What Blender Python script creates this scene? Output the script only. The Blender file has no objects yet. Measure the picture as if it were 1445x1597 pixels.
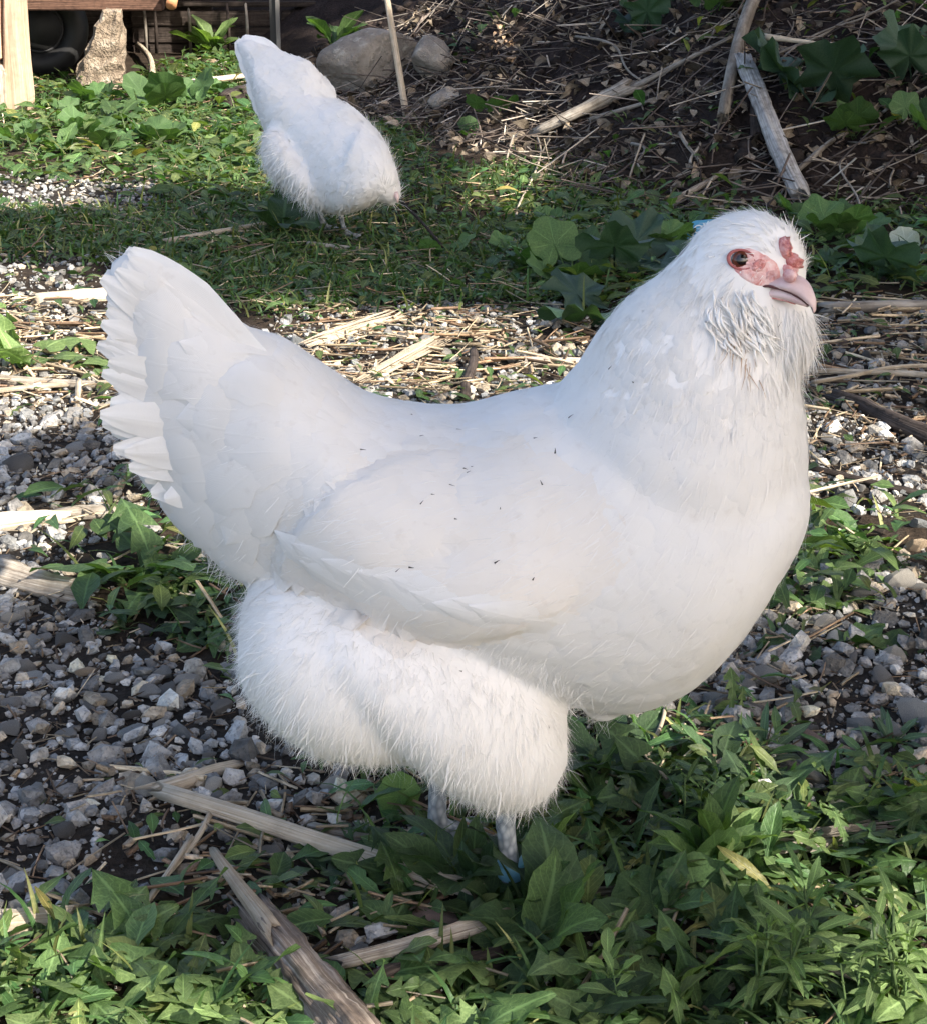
import bpy, bmesh, math, random
import numpy as np
from mathutils import Vector, Matrix, Euler
from mathutils.bvhtree import BVHTree

random.seed(7)
RNG = np.random.default_rng(11)
SC = bpy.context.scene
COL = SC.collection

# ---------------------------------------------------------------- camera
FPX, CX, CY, CAMH = 2800.0, 722.5, 798.5, 0.71
TILT = math.radians(20.4)
cam_data = bpy.data.cameras.new('camera')
cam_data.sensor_fit = 'HORIZONTAL'
cam_data.sensor_width = 36.0
cam_data.lens = 36.0 * FPX / 1445.0
cam_data.clip_start, cam_data.clip_end = 0.02, 400.0
cam = bpy.data.objects.new('camera', cam_data)
cam.location = (0, 0, CAMH)
cam.rotation_euler = (math.pi / 2 - TILT, 0, 0)
COL.objects.link(cam)
SC.camera = cam

# ---------------------------------------------------------------- light
SUN_L = Vector((0.60, -0.50, 0.63)).normalized()          # towards the sun
world = bpy.data.worlds.new('World')
SC.world = world
world.use_nodes = True
wn, wl = world.node_tree.nodes, world.node_tree.links
wn.clear()
sky = wn.new('ShaderNodeTexSky')
sky.sky_type = 'NISHITA'
sky.sun_disc = False
sky.sun_elevation = math.asin(SUN_L.z)
sky.sun_rotation = math.atan2(SUN_L.x, SUN_L.y)
bg = wn.new('ShaderNodeBackground')
bg.inputs[1].default_value = 0.11
sky.air_density, sky.dust_density, sky.ozone_density = 1.0, 3.0, 0.4
wo = wn.new('ShaderNodeOutputWorld')
wb = wn.new('ShaderNodeMix'); wb.data_type = 'RGBA'; wb.blend_type = 'MULTIPLY'      # camera white balance set for the shade
wb.inputs[0].default_value = 1.0; wb.inputs[7].default_value = (1.02, 0.99, 0.99, 1)
wl.new(sky.outputs[0], wb.inputs[6]); wl.new(wb.outputs[2], bg.inputs[0])
wl.new(bg.outputs[0], wo.inputs[0])
sun_d = bpy.data.lights.new('sun', 'SUN')
sun_d.energy = 4.0
sun_d.angle = math.radians(0.5)
sun_d.color = (1.0, 0.93, 0.82)
sun = bpy.data.objects.new('sun', sun_d)
sun.rotation_euler = SUN_L.to_track_quat('Z', 'Y').to_euler()
COL.objects.link(sun)
SC.view_settings.view_transform = 'Standard'
SC.view_settings.look = 'None'
SC.view_settings.exposure = 1.90
SC.view_settings.gamma = 1.0
SC.view_settings.use_curve_mapping = False
SC.cycles.use_denoising = True
SC.cycles.max_bounces = 8
SC.cycles.diffuse_bounces = 4
SC.cycles.transmission_bounces = 4
SC.cycles.transparent_max_bounces = 6

# ---------------------------------------------------------------- noise and terrain
def _hash(ix, iy, s):
    n = (ix.astype(np.int64) * 374761393 + iy.astype(np.int64) * 668265263 + s * 1274126177) & 0x7fffffff
    n = ((n ^ (n >> 13)) * 1274126177) & 0x7fffffff
    return ((n ^ (n >> 16)) & 0xffff) / 65535.0

def vnoise(x, y, s=0):
    x = np.asarray(x, float); y = np.asarray(y, float)
    ix, iy = np.floor(x), np.floor(y)
    fx, fy = x - ix, y - iy
    fx = fx * fx * (3 - 2 * fx); fy = fy * fy * (3 - 2 * fy)
    a = _hash(ix, iy, s); b = _hash(ix + 1, iy, s); c = _hash(ix, iy + 1, s); d = _hash(ix + 1, iy + 1, s)
    return (a * (1 - fx) + b * fx) * (1 - fy) + (c * (1 - fx) + d * fx) * fy

def fbm(x, y, octv=4, s=0):
    t, a, n = 0.0, 0.5, 0.0
    for o in range(octv):
        t = t + a * (vnoise(x, y, s + o * 17) - 0.5); n += a
        x = np.asarray(x) * 2.03 + 3.1; y = np.asarray(y) * 2.03 + 7.7; a *= 0.5
    return t / n

A0, A1 = np.array([-0.15, 5.05]), np.array([0.44, 3.72])
_dA = (A1 - A0) / np.linalg.norm(A1 - A0)
_nA = np.array([-_dA[1], _dA[0]])
if _nA[0] < 0: _nA = -_nA

def bank_s(x, y):
    d1 = (x - A0[0]) * _nA[0] + (y - A0[1]) * _nA[1]
    d2 = y - (3.66 + 0.05 * np.sin(x * 3))
    k = 0.18
    h = np.clip(0.5 + 0.5 * (d2 - d1) / k, 0, 1)
    return d2 * (1 - h) + d1 * h - k * h * (1 - h)

def terrain(x, y):
    x = np.asarray(x, float); y = np.asarray(y, float)
    s = bank_s(x, y)
    sp = np.maximum(s, 0)
    b = 0.70 * sp * sp / (sp + 0.12)
    b = 1.25 * (1 - np.exp(-b / 1.25))
    m = np.clip(s / 0.25, 0, 1)
    near = np.exp(-(x * x + (y - 2.5) ** 2) / 60.0)
    z = b + near * (0.022 * fbm(x * 3.1, y * 3.1, 3, 3) + 0.012 * fbm(x * 14, y * 14, 3, 9))
    z = z + m * near * (0.09 * fbm(x * 6.0, y * 6.0, 3, 21) + 0.05 * fbm(x * 21, y * 21, 3, 31))
    return z

H2Y = 3.46                                     # distance of the second hen
CT, ST = math.cos(TILT), math.sin(TILT)
def ray(px, py):
    a = (np.asarray(px, float) - CX) / FPX
    d = (np.asarray(py, float) - CY) / FPX
    return np.stack([a, CT - d * ST, -ST - d * CT], -1)

def plane_pt(px, py, Y):
    r = ray(px, py)
    t = Y / r[..., 1]
    return r * t[..., None] + np.array([0, 0, CAMH])

def ground_pt(px, py):
    px = np.atleast_1d(np.asarray(px, float)); py = np.atleast_1d(np.asarray(py, float))
    r = ray(px, py)
    t = np.full(px.shape, 0.7); done = np.zeros(px.shape, bool); hi = np.full(px.shape, 14.0)
    step = 0.02
    for i in range(420):
        p = r * t[:, None]
        below = (p[:, 2] + CAMH) < terrain(p[:, 0], p[:, 1])
        new = below & ~done
        hi[new] = t[new]; done |= new
        t = np.where(done, t, t + step)
        if i == 200: step = 0.06
        if done.all(): break
    lo = hi - 0.07
    for i in range(14):
        m = 0.5 * (lo + hi)
        p = r * m[:, None]
        below = (p[:, 2] + CAMH) < terrain(p[:, 0], p[:, 1])
        hi = np.where(below, m, hi); lo = np.where(below, lo, m)
    return r * hi[:, None] + np.array([0, 0, CAMH])

def G(px, py, lift=0.0):
    p = ground_pt(px, py)[0]
    return Vector((p[0], p[1], p[2] + lift))

def project(P):
    P = np.asarray(P, float)
    x, y, z = P[..., 0], P[..., 1], P[..., 2] - CAMH
    dep = y * CT - z * ST
    up = y * ST + z * CT
    return CX + FPX * x / dep, CY - FPX * up / dep, dep

def mpp(p):                                   # metres per photo pixel at a point
    return project(np.array(p))[2] / FPX

def inpoly(px, py, poly):
    px = np.asarray(px); py = np.asarray(py)
    inside = np.zeros(px.shape, bool)
    n = len(poly)
    for i in range(n):
        x0, y0 = poly[i]; x1, y1 = poly[(i + 1) % n]
        c = ((y0 > py) != (y1 > py)) & (px < (x1 - x0) * (py - y0) / (y1 - y0 + 1e-12) + x0)
        inside ^= c
    return inside

# ---------------------------------------------------------------- mesh helpers
def mesh_np(name, V, faces, mats, smooth=True, col=None, uv=None, mat_idx=None):
    """faces: list of (n,k) int arrays. uv: per-vertex (n,2). col: per-vertex (n,3)."""
    me = bpy.data.meshes.new(name)
    V = np.asarray(V, np.float32)
    me.vertices.add(len(V)); me.vertices.foreach_set('co', V.ravel())
    faces = [np.asarray(f, np.int32) for f in faces if len(f)]
    loops = np.concatenate([f.ravel() for f in faces])
    tot = np.concatenate([np.full(len(f), f.shape[1], np.int32) for f in faces])
    start = np.concatenate([[0], np.cumsum(tot)[:-1]]).astype(np.int32)
    me.loops.add(len(loops)); me.loops.foreach_set('vertex_index', loops)
    me.polygons.add(len(tot)); me.polygons.foreach_set('loop_start', start)
    me.polygons.foreach_set('loop_total', tot)
    me.polygons.foreach_set('use_smooth', np.full(len(tot), smooth, bool))
    for m in (mats if isinstance(mats, (list, tuple)) else [mats]): me.materials.append(m)
    if mat_idx is not None: me.polygons.foreach_set('material_index', np.asarray(mat_idx, np.int32))
    if uv is not None:
        l = me.uv_layers.new(name='UVMap')
        l.data.foreach_set('uv', np.asarray(uv, np.float32)[loops].ravel())
    a = me.color_attributes.new('Col', 'FLOAT_COLOR', 'POINT')
    c = np.ones((len(V), 4), np.float32)
    if col is not None: c[:, :3] = col
    a.data.foreach_set('color', c.ravel())
    me.update(calc_edges=True); me.validate()
    return me

def obj(name, me, parent=None, loc=None, rot=None, scale=None):
    o = bpy.data.objects.new(name, me)
    COL.objects.link(o)
    if parent is not None: o.parent = parent
    if loc is not None: o.location = loc
    if rot is not None: o.rotation_euler = rot
    if scale is not None: o.scale = scale if hasattr(scale, '__len__') else (scale,) * 3
    return o

def tag(o, label=None, cat=None, group=None, kind=None):
    if label: o['label'] = label
    if cat: o['category'] = cat
    if group: o['group'] = group
    if kind: o['kind'] = kind
    return o

def empty(name, loc, label=None, cat=None, group=None):
    o = bpy.data.objects.new(name, None)
    COL.objects.link(o)
    o.location = loc; o.empty_display_size = 0.02
    return tag(o, label, cat, group)

def inst(tv, tf, R, T, tuv=None, col=None):
    """merge copies of one template: R (n,3,3), T (n,3)"""
    n, k = len(T), len(tv)
    V = np.einsum('nij,kj->nki', R, tv) + T[:, None, :]
    F = [(f[None] + (np.arange(n) * k)[:, None, None]).reshape(-1, f.shape[1]) for f in tf]
    uv = None if tuv is None else np.tile(tuv, (n, 1))
    c = None if col is None else np.repeat(col, k, 0)
    return V.reshape(-1, 3), F, uv, c

def join(parts):
    Vs, Fs, Us, Cs, off = [], {}, [], [], 0
    for V, F, uv, c in parts:
        Vs.append(V)
        for f in F: Fs.setdefault(f.shape[1], []).append(f + off)
        off += len(V)
        Us.append(uv if uv is not None else np.zeros((len(V), 2)))
        Cs.append(c if c is not None else np.ones((len(V), 3)))
    return np.concatenate(Vs), [np.concatenate(v) for v in Fs.values()], np.concatenate(Us), np.concatenate(Cs)

def rotm(yaw, pitch, roll=None):
    """yaw about z, pitch about x (template along +y), roll about y; arrays"""
    yaw = np.asarray(yaw); n = len(yaw)
    def Rz(a):
        M = np.zeros((n, 3, 3)); c, s = np.cos(a), np.sin(a)
        M[:, 0, 0] = c; M[:, 0, 1] = -s; M[:, 1, 0] = s; M[:, 1, 1] = c; M[:, 2, 2] = 1; return M
    def Rx(a):
        M = np.zeros((n, 3, 3)); c, s = np.cos(a), np.sin(a)
        M[:, 1, 1] = c; M[:, 1, 2] = -s; M[:, 2, 1] = s; M[:, 2, 2] = c; M[:, 0, 0] = 1; return M
    def Ry(a):
        M = np.zeros((n, 3, 3)); c, s = np.cos(a), np.sin(a)
        M[:, 0, 0] = c; M[:, 0, 2] = s; M[:, 2, 0] = -s; M[:, 2, 2] = c; M[:, 1, 1] = 1; return M
    M = Rz(yaw) @ Rx(np.asarray(pitch))
    if roll is not None: M = M @ Ry(np.asarray(roll))
    return M

def grid_faces(nv, nu, wrap=False):
    r = []
    for j in range(nv - 1):
        for i in range(nu if wrap else nu - 1):
            a = j * nu + i; b = j * nu + (i + 1) % nu
            r.append((a, b, b + nu, a + nu))
    return np.array(r)

# ---------------------------------------------------------------- materials
class NT:
    def __init__(s, name):
        s.m = bpy.data.materials.new(name); s.m.use_nodes = True
        s.t = s.m.node_tree; s.n = s.t.nodes; s.n.clear()
        s.out = s.n.new('ShaderNodeOutputMaterial')
    def add(s, typ, ins=None, **kw):
        nd = s.n.new('ShaderNode' + typ)
        for k, v in kw.items(): setattr(nd, k, v)
        for k, v in (ins or {}).items():
            if isinstance(v, bpy.types.NodeSocket): s.t.links.new(v, nd.inputs[k])
            else: nd.inputs[k].default_value = v
        return nd
    def mix(s, f, a, b, mode='MIX'):
        nd = s.n.new('ShaderNodeMix'); nd.data_type = 'RGBA'; nd.blend_type = mode
        for i, v in ((0, f), (6, a), (7, b)):
            if isinstance(v, bpy.types.NodeSocket): s.t.links.new(v, nd.inputs[i])
            else: nd.inputs[i].default_value = v if i == 0 else (tuple(v) + (1,))[:4]
        return nd.outputs[2]
    def math(s, op, a, b=0.0, c=None, clamp=False):
        nd = s.n.new('ShaderNodeMath'); nd.operation = op; nd.use_clamp = clamp
        for i, v in ((0, a), (1, b), (2, c)):
            if v is None: continue
            if isinstance(v, bpy.types.NodeSocket): s.t.links.new(v, nd.inputs[i])
            else: nd.inputs[i].default_value = v
        return nd.outputs[0]
    def ramp(s, f, stops):
        nd = s.n.new('ShaderNodeValToRGB')
        s.t.links.new(f, nd.inputs[0])
        el = nd.color_ramp.elements
        while len(el) < len(stops): el.new(0.5)
        for e, (p, c) in zip(el, stops):
            e.position = p; e.color = (tuple(c) + (1,))[:4] if hasattr(c, '__len__') else (c, c, c, 1)
        return nd.outputs[0]
    def noise(s, vec, scale, detail=4, rough=0.55, out=0):
        nd = s.add('TexNoise', {'Scale': scale, 'Detail': detail, 'Roughness': rough})
        if vec is not None: s.t.links.new(vec, nd.inputs['Vector'])
        return nd.outputs[out]
    def coord(s, which='Object'):
        return s.n.new('ShaderNodeTexCoord').outputs[which]
    def mapping(s, vec, scale):
        return s.add('Mapping', {'Vector': vec, 'Scale': scale}).outputs[0]
    def attr(s):
        return s.add('Attribute', attribute_name='Col').outputs['Color']
    def rnd(s):
        return s.n.new('ShaderNodeObjectInfo').outputs['Random']
    def bump(s, h, strength, dist):
        return s.add('Bump', {'Height': h, 'Strength': strength, 'Distance': dist}).outputs[0]
    def done(s, shader):
        s.t.links.new(shader, s.out.inputs[0]); return s.m
    def princ(s, col, rough=0.7, normal=None, **ins):
        d = {'Base Color': col if isinstance(col, bpy.types.NodeSocket) else (tuple(col) + (1,))[:4], 'Roughness': rough}
        d.update(ins)
        if normal is not None: d['Normal'] = normal
        return s.add('BsdfPrincipled', d)

def vary(t, base, lo=0.7, hi=1.3):
    """base colour times object-random brightness times vertex colour"""
    r = t.math('MULTIPLY_ADD', t.rnd(), hi - lo, lo)
    c = t.add('CombineColor', {0: r, 1: r, 2: r}).outputs[0]
    return t.mix(1.0, t.mix(1.0, base, c, 'MULTIPLY'), t.attr(), 'MULTIPLY')

def mat_leaf(name, c_dark, c_light, trans=0.35, rough=0.42, spec=0.3, vein=1.0, radial=False):
    t = NT(name)
    uv = t.coord('UV'); ob = t.coord('Object')
    sep = t.add('SeparateXYZ', {0: uv})
    n1 = t.noise(ob, 45, 3); n2 = t.noise(ob, 260, 3)
    base = t.mix(t.ramp(n1, [(0.35, 0), (0.65, 1)]), c_dark, c_light)
    base = t.mix(t.math('MULTIPLY', t.ramp(n2, [(0.52, 0), (0.7, 1)]), 0.35), base, tuple(x * 1.7 for x in c_light))
    if radial:
        k = t.math('SINE', t.math('MULTIPLY', sep.outputs[0], math.pi * 14))
        rib = t.math('MULTIPLY', t.ramp(k, [(0.955, 0), (0.998, 1)]), t.math('SUBTRACT', 1.15, sep.outputs[1]))
    else:
        d = t.math('ABSOLUTE', t.math('SUBTRACT', sep.outputs[0], 0.5))
        mid = t.ramp(d, [(0.02, 1), (0.06, 0)])
        w = t.math('SINE', t.math('MULTIPLY', t.math('SUBTRACT', sep.outputs[1], t.math('MULTIPLY', d, 0.55)), 62.0))
        side = t.math('MULTIPLY', t.ramp(w, [(0.82, 0), (1.0, 1)]), 0.45)
        rib = t.math('MAXIMUM', mid, side)
    vc = tuple(min(1, x * 2.1 + 0.02) for x in c_light)
    base = t.mix(t.math('MULTIPLY', rib, 0.55 * vein), base, vc)
    hole = t.noise(ob, 700, 2)
    base = t.mix(t.math('MULTIPLY', t.ramp(hole, [(0.66, 0), (0.72, 1)]), 0.5), base, (0.12, 0.09, 0.04))
    col = vary(t, base, 0.65, 1.4)
    nb = t.bump(t.math('ADD', t.math('MULTIPLY', rib, -0.6), t.math('MULTIPLY', n2, 1.3)), 0.5, 0.0012)
    p = t.princ(col, rough, nb, **{'Specular IOR Level': spec})
    tr = t.add('BsdfTranslucent', {'Color': t.mix(1.0, col, (1.25, 1.5, 0.45), 'MULTIPLY'), 'Normal': nb})
    ms = t.add('MixShader', {0: trans, 1: p.outputs[0], 2: tr.outputs[0]})
    return t.done(ms.outputs[0])

def mat_fibre(name, c0, c1, c2, rough=0.85, crack=0.6, sc=(34, 2.2, 1)):
    """wood, bark, straw: streaks along the UV v direction"""
    t = NT(name)
    uv = t.mapping(t.coord('UV'), sc)
    r = t.rnd()
    uv = t.add('VectorMath', {0: uv, 1: t.add('CombineXYZ', {0: t.math('MULTIPLY', r, 37.0), 1: t.math('MULTIPLY', r, 91.0)}).outputs[0]}, operation='ADD').outputs[0]
    n = t.noise(uv, 1.0, 6, 0.65)
    n2 = t.noise(t.coord('Object'), 60, 4)
    col = t.ramp(n, [(0.30, c0), (0.5, c1), (0.68, c2)])
    col = t.mix(t.math('MULTIPLY', t.ramp(n2, [(0.45, 0), (0.7, 1)]), crack), col, tuple(x * 0.5 for x in c0))
    col = vary(t, col, 0.75, 1.25)
    nb = t.bump(n, 0.9, 0.004)
    return t.done(t.princ(col, rough, nb, **{'Specular IOR Level': 0.2}).outputs[0])

def mat_stone(name, lo=0.75, hi=1.25):
    t = NT(name)
    ob = t.coord('Object')
    n = t.noise(ob, 55, 6, 0.65); n2 = t.noise(ob, 300, 3)
    col = t.ramp(n, [(0.3, (0.15, 0.14, 0.126)), (0.5, (0.32, 0.304, 0.277)), (0.7, (0.52, 0.495, 0.45))])
    col = t.mix(t.math('MULTIPLY', t.ramp(n2, [(0.55, 0), (0.65, 1)]), 0.5), col, (0.07, 0.07, 0.075))
    col = vary(t, col, lo, hi)
    nb = t.bump(t.math('ADD', n, t.math('MULTIPLY', n2, 0.5)), 1.0, 0.005)
    return t.done(t.princ(col, 0.85, nb, **{'Specular IOR Level': 0.25}).outputs[0])

M_STONE = mat_stone('grey_stone')
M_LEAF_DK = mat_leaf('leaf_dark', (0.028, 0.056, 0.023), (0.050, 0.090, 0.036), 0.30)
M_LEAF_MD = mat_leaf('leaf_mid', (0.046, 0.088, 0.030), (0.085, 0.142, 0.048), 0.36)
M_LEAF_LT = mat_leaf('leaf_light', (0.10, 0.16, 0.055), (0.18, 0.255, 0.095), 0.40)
M_LEAF_BLUE = mat_leaf('leaf_bluish', (0.045, 0.085, 0.050), (0.075, 0.125, 0.072), 0.28)
M_LEAF_RND = mat_leaf('leaf_round', (0.050, 0.10, 0.035), (0.09, 0.16, 0.055), 0.32, radial=True)
M_LEAF_RNL = mat_leaf('leaf_round_light', (0.10, 0.17, 0.06), (0.16, 0.24, 0.09), 0.4, radial=True)
M_LEAF_BURD = mat_leaf('leaf_burdock', (0.032, 0.065, 0.042), (0.050, 0.090, 0.058), 0.25, radial=True, vein=0.6)
M_LEAF_PALE = mat_leaf('leaf_pale', (0.42, 0.46, 0.36), (0.55, 0.58, 0.48), 0.3, radial=True)
M_GRASS = mat_leaf('grass_green', (0.042, 0.082, 0.024), (0.078, 0.128, 0.040), 0.35, vein=0.4)
M_STRAW = mat_fibre('dry_straw', (0.20, 0.16, 0.115), (0.40, 0.335, 0.25), (0.62, 0.56, 0.46), 0.7, 0.35, (6, 3, 1))
M_STEM = mat_fibre('dry_stem_grey', (0.13, 0.11, 0.09), (0.25, 0.22, 0.185), (0.40, 0.37, 0.32), 0.8, 0.4, (6, 3, 1))
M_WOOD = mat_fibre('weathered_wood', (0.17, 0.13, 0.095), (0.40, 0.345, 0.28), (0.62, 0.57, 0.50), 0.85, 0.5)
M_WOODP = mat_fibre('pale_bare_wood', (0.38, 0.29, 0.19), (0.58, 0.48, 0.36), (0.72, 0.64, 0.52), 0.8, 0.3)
M_BARK = mat_fibre('grey_brown_bark', (0.045, 0.034, 0.028), (0.16, 0.125, 0.10), (0.42, 0.37, 0.32), 0.9, 0.5, (22, 2.0, 1))
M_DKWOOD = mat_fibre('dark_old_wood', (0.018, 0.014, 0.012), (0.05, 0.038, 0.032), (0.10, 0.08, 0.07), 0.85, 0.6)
M_GREYW = mat_fibre('silver_grey_wood', (0.20, 0.18, 0.165), (0.42, 0.40, 0.375), (0.64, 0.62, 0.59), 0.85, 0.55)
M_POST = mat_fibre('post_wood', (0.34, 0.22, 0.14), (0.52, 0.37, 0.26), (0.64, 0.50, 0.38), 0.75, 0.25, (14, 1.2, 1))

# ---------------------------------------------------------------- landmarks used to say which plant or stone is meant
LM = [(140,1052,'the orange tan stone'),(205,1150,'the tall bluish stone'),(225,1235,'the large pale stone'),(344,1110,'the dark flat stone'),(48,955,'the white sunlit stone'),(1340,1190,'the long pale stone'),(1430,1125,'the big blue grey stone'),(1118,1100,'the under breast stone'),(1385,1032,'the pale flat stone'),(620,565,'the pale split wood'),(545,520,'the splinter bundle'),(1350,600,'the long straw'),(1385,660,'the dark brown branch'),(110,465,'the pale cut stick'),(230,850,'the big dandelion'),(65,920,'the wood block'),(470,1540,'the bottom log'),(655,1495,'the grey weathered branch'),(600,1370,'the long pale stalk'),(803,1375,'the blue leg band'),(1015,1400,'the heart shaped leaf'),
 (1115,1290,'the oval leaf clump'),(1310,1315,'the splintered board'),(1187,1130,'the bluish rosette'),(1385,1125,'the small rosette'),(1190,1500,'the yellow green sprout'),(1395,1530,'the corner sprouts'),
 (672,1440,'the reddish flat stone'),(380,1440,'the bare log tip'),(50,1440,'the pale wood chunk'),(1250,800,'the breast'),(1390,915,'the large bright stone'),(1300,790,'the pale straw'),(940,1130,'the belly'),
 (960,1480,'the bent dandelion leaf'),(1240,1000,'the dark broad leaf'),(25,150,'the wooden post'),(250,150,'the round veined leaf'),(390,190,'the second hen tail'),(165,80,'the tan block'),(90,300,'the far gravel'),(385,135,'the tail side stick'),
 (885,430,'the plant by the neck'),(1165,360,'the hen head'),(1420,390,'the whitish leaf'),(1230,310,'the grey stick foot'),(620,330,'the second hen head'),(1060,350,'the blue tag'),(815,390,'the tall grass stem')]
USED = set()
KW = {'mallow': 'rounded leaf', 'dock': 'oval leaf', 'dand': 'jagged green', 'dand_lt': 'jagged pale', 'dand_dk': 'toothed dark', 'lance_dk': 'smooth dark leaf', 'narrow': 'narrow leaf', 'lance': 'smooth green leaf', 'lance_lt': 'smooth pale leaf', 'narrow_lt': 'narrow pale leaf', 'round': 'round leaf'}
def near(px, py, kind, what):
    def rel(l):
        dx, dy = px - l[0], py - l[1]
        if abs(dx) > 1.2 * abs(dy): return ('right of ' if dx > 0 else 'left of ') + l[2]
        return ('in front of ' if dy > 0 else 'behind ') + l[2]
    c = sorted(LM, key=lambda l: (l[0] - px) ** 2 + 1.6 * (l[1] - py) ** 2)
    import itertools
    for a, b in [(0, None), (1, None)] + list(itertools.combinations(range(16), 2)):
        t_ = KW.get(kind, kind) + ' ' + what + ' ' + rel(c[a]) + ('' if b is None else ' and ' + rel(c[b]))
        if len(t_.split()) > 16: continue
        last = t_
        if t_ not in USED and len(t_.split()) <= 16:
            USED.add(t_); return t_
    return last
# ---------------------------------------------------------------- zones, in photo pixels of the ground they cover
Z = dict(
 gravel=[[(-1000,640),(180,640),(240,760),(110,800),(-1000,800)],
         [(-1000,800),(120,820),(120,930),(200,1000),(330,1040),(430,1130),(560,1190),(560,1270),(480,1330),(130,1260),(100,1440),(-1000,1440)],
         [(1250,650),(1900,650),(1900,800),(1360,800),(1255,770)],
         [(1150,900),(1230,880),(1900,860),(1900,1240),(1300,1230),(1150,1130),(1060,1090),(1040,1060)],
         [(-1000,275),(240,275),(270,310),(200,335),(-1000,335)]],
 thin_gravel=[[(430,480),(930,470),(930,640),(430,640)], [(-1000,390),(150,400),(160,650),(-1000,650)],
              [(100,1200),(640,1260),(760,1420),(560,1500),(100,1440)], [(1255,470),(1900,470),(1900,650),(1255,650)]],
 grass=[[(-1000,330),(420,330),(640,360),(900,350),(960,470),(700,475),(420,490),(330,470),(150,400),(-1000,400)]],
 thin_grass=[[(640,270),(900,240),(1060,330),(1060,380),(640,380)], [(250,190),(640,190),(700,280),(700,360),(250,340)],
             [(220,860),(380,880),(420,1060),(330,1040),(220,980)], [(640,1180),(900,1120),(1300,1200),(1900,1220),(1900,1900),(0,1900),(0,1480)]],
 cover=[[(-1000,120),(200,130),(400,60),(440,200),(430,330),(0,280),(-1000,280)],
        [(780,330),(1900,325),(1900,470),(1300,470),(800,490)],
        [(110,780),(250,760),(350,880),(400,1000),(380,1080),(250,1000),(110,930)],
        [(1215,780),(1380,800),(1420,880),(1300,960),(1215,960)]],
 bottom=[[(640,1190),(900,1110),(1100,1120),(1300,1215),(1900,1230),(1900,1900),(560,1900),(600,1500),(560,1400),(560,1300)],
         [(-500,1460),(330,1450),(430,1560),(430,1900),(-500,1900)]],
 straw=[[(430,480),(930,480),(930,640),(540,620)], [(-1000,460),(170,470),(170,640),(-1000,640)],
        [(1255,470),(1900,470),(1900,740),(1255,720)], [(110,1210),(640,1250),(760,1400),(560,1500),(110,1450)]],
 behind=[[(160,560),(1290,560),(1290,1230),(520,1230),(330,1000),(230,760)]],
)
def zone(P, key, jit=26):
    px, py, dep = project(P)
    s = np.clip(2.2 / dep, 0.25, 2)
    px = px + RNG.normal(0, jit, px.shape) * s; py = py + RNG.normal(0, jit, px.shape) * s * 0.5
    m = np.zeros(px.shape, bool)
    for poly in Z[key]: m |= inpoly(px, py, poly)
    return m

def sample(n, key, xr=(-1.5, 1.6), yr=(0.72, 5.2), jit=26, reps=60):
    """n ground points spread evenly over the ground of a zone"""
    out = []
    got = 0
    for _ in range(reps):
        k = 20000
        x = RNG.uniform(*xr, k); y = yr[0] + (yr[1] - yr[0]) * RNG.uniform(0, 1, k)
        P = np.stack([x, y, terrain(x, y)], -1)
        P = P[zone(P, key, jit)]
        out.append(P); got += len(P)
        if got >= n: break
    return np.concatenate(out)[:n]

# ---------------------------------------------------------------- ground sheet
def axis(lo, hi, step, far):
    core = np.arange(lo, hi, step)
    g = []; d = step; v = hi
    while v < far: g.append(v); d *= 1.22; v += d
    h = []; d = step; v = lo - step
    while v > -far: h.append(v); d *= 1.22; v -= d
    return np.concatenate([h[::-1], core, g])
gx = axis(-1.7, 1.9, 0.0125, 90); gy = axis(0.7, 5.9, 0.0125, 90)
X, Y = np.meshgrid(gx, gy)
Zt = terrain(X, Y)
V = np.stack([X.ravel(), Y.ravel(), Zt.ravel()], -1)
nu, nv = len(gx), len(gy)
ii = (np.arange(nv - 1)[:, None] * nu + np.arange(nu - 1)[None]).ravel()
F = np.stack([ii, ii + 1, ii + 1 + nu, ii + nu], -1)
sb = np.clip(bank_s(V[:, 0], V[:, 1]) / 0.25, 0, 1)[:, None]
gz = (zone(V, 'gravel', 40).astype(float) + 0.35 * zone(V, 'thin_gravel', 40))[:, None]
soil = np.array([0.040, 0.029, 0.021]); dust = np.array([0.036, 0.030, 0.025]); bank_c = np.array([0.030, 0.022, 0.020])
colr = soil * (1 - gz) + dust * gz
colr = colr * (1 - sb) + bank_c * sb
t = NT('soil')
ob = t.coord('Object')
n1 = t.noise(ob, 9, 6, 0.6); n2 = t.noise(ob, 110, 5, 0.7)
c = t.mix(1.0, t.attr(), t.ramp(n1, [(0.3, 0.55), (0.7, 1.35)]), 'MULTIPLY')
c = t.mix(1.0, c, t.ramp(n2, [(0.3, 0.45), (0.7, 1.6)]), 'MULTIPLY')
nb = t.bump(t.math('ADD', n2, n1), 0.9, 0.012)
M_SOIL = t.done(t.princ(c, 0.95, nb, **{'Specular IOR Level': 0.1}).outputs[0])
tag(obj('ground', mesh_np('ground', V, [F], M_SOIL, True, colr)), kind='structure')

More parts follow.
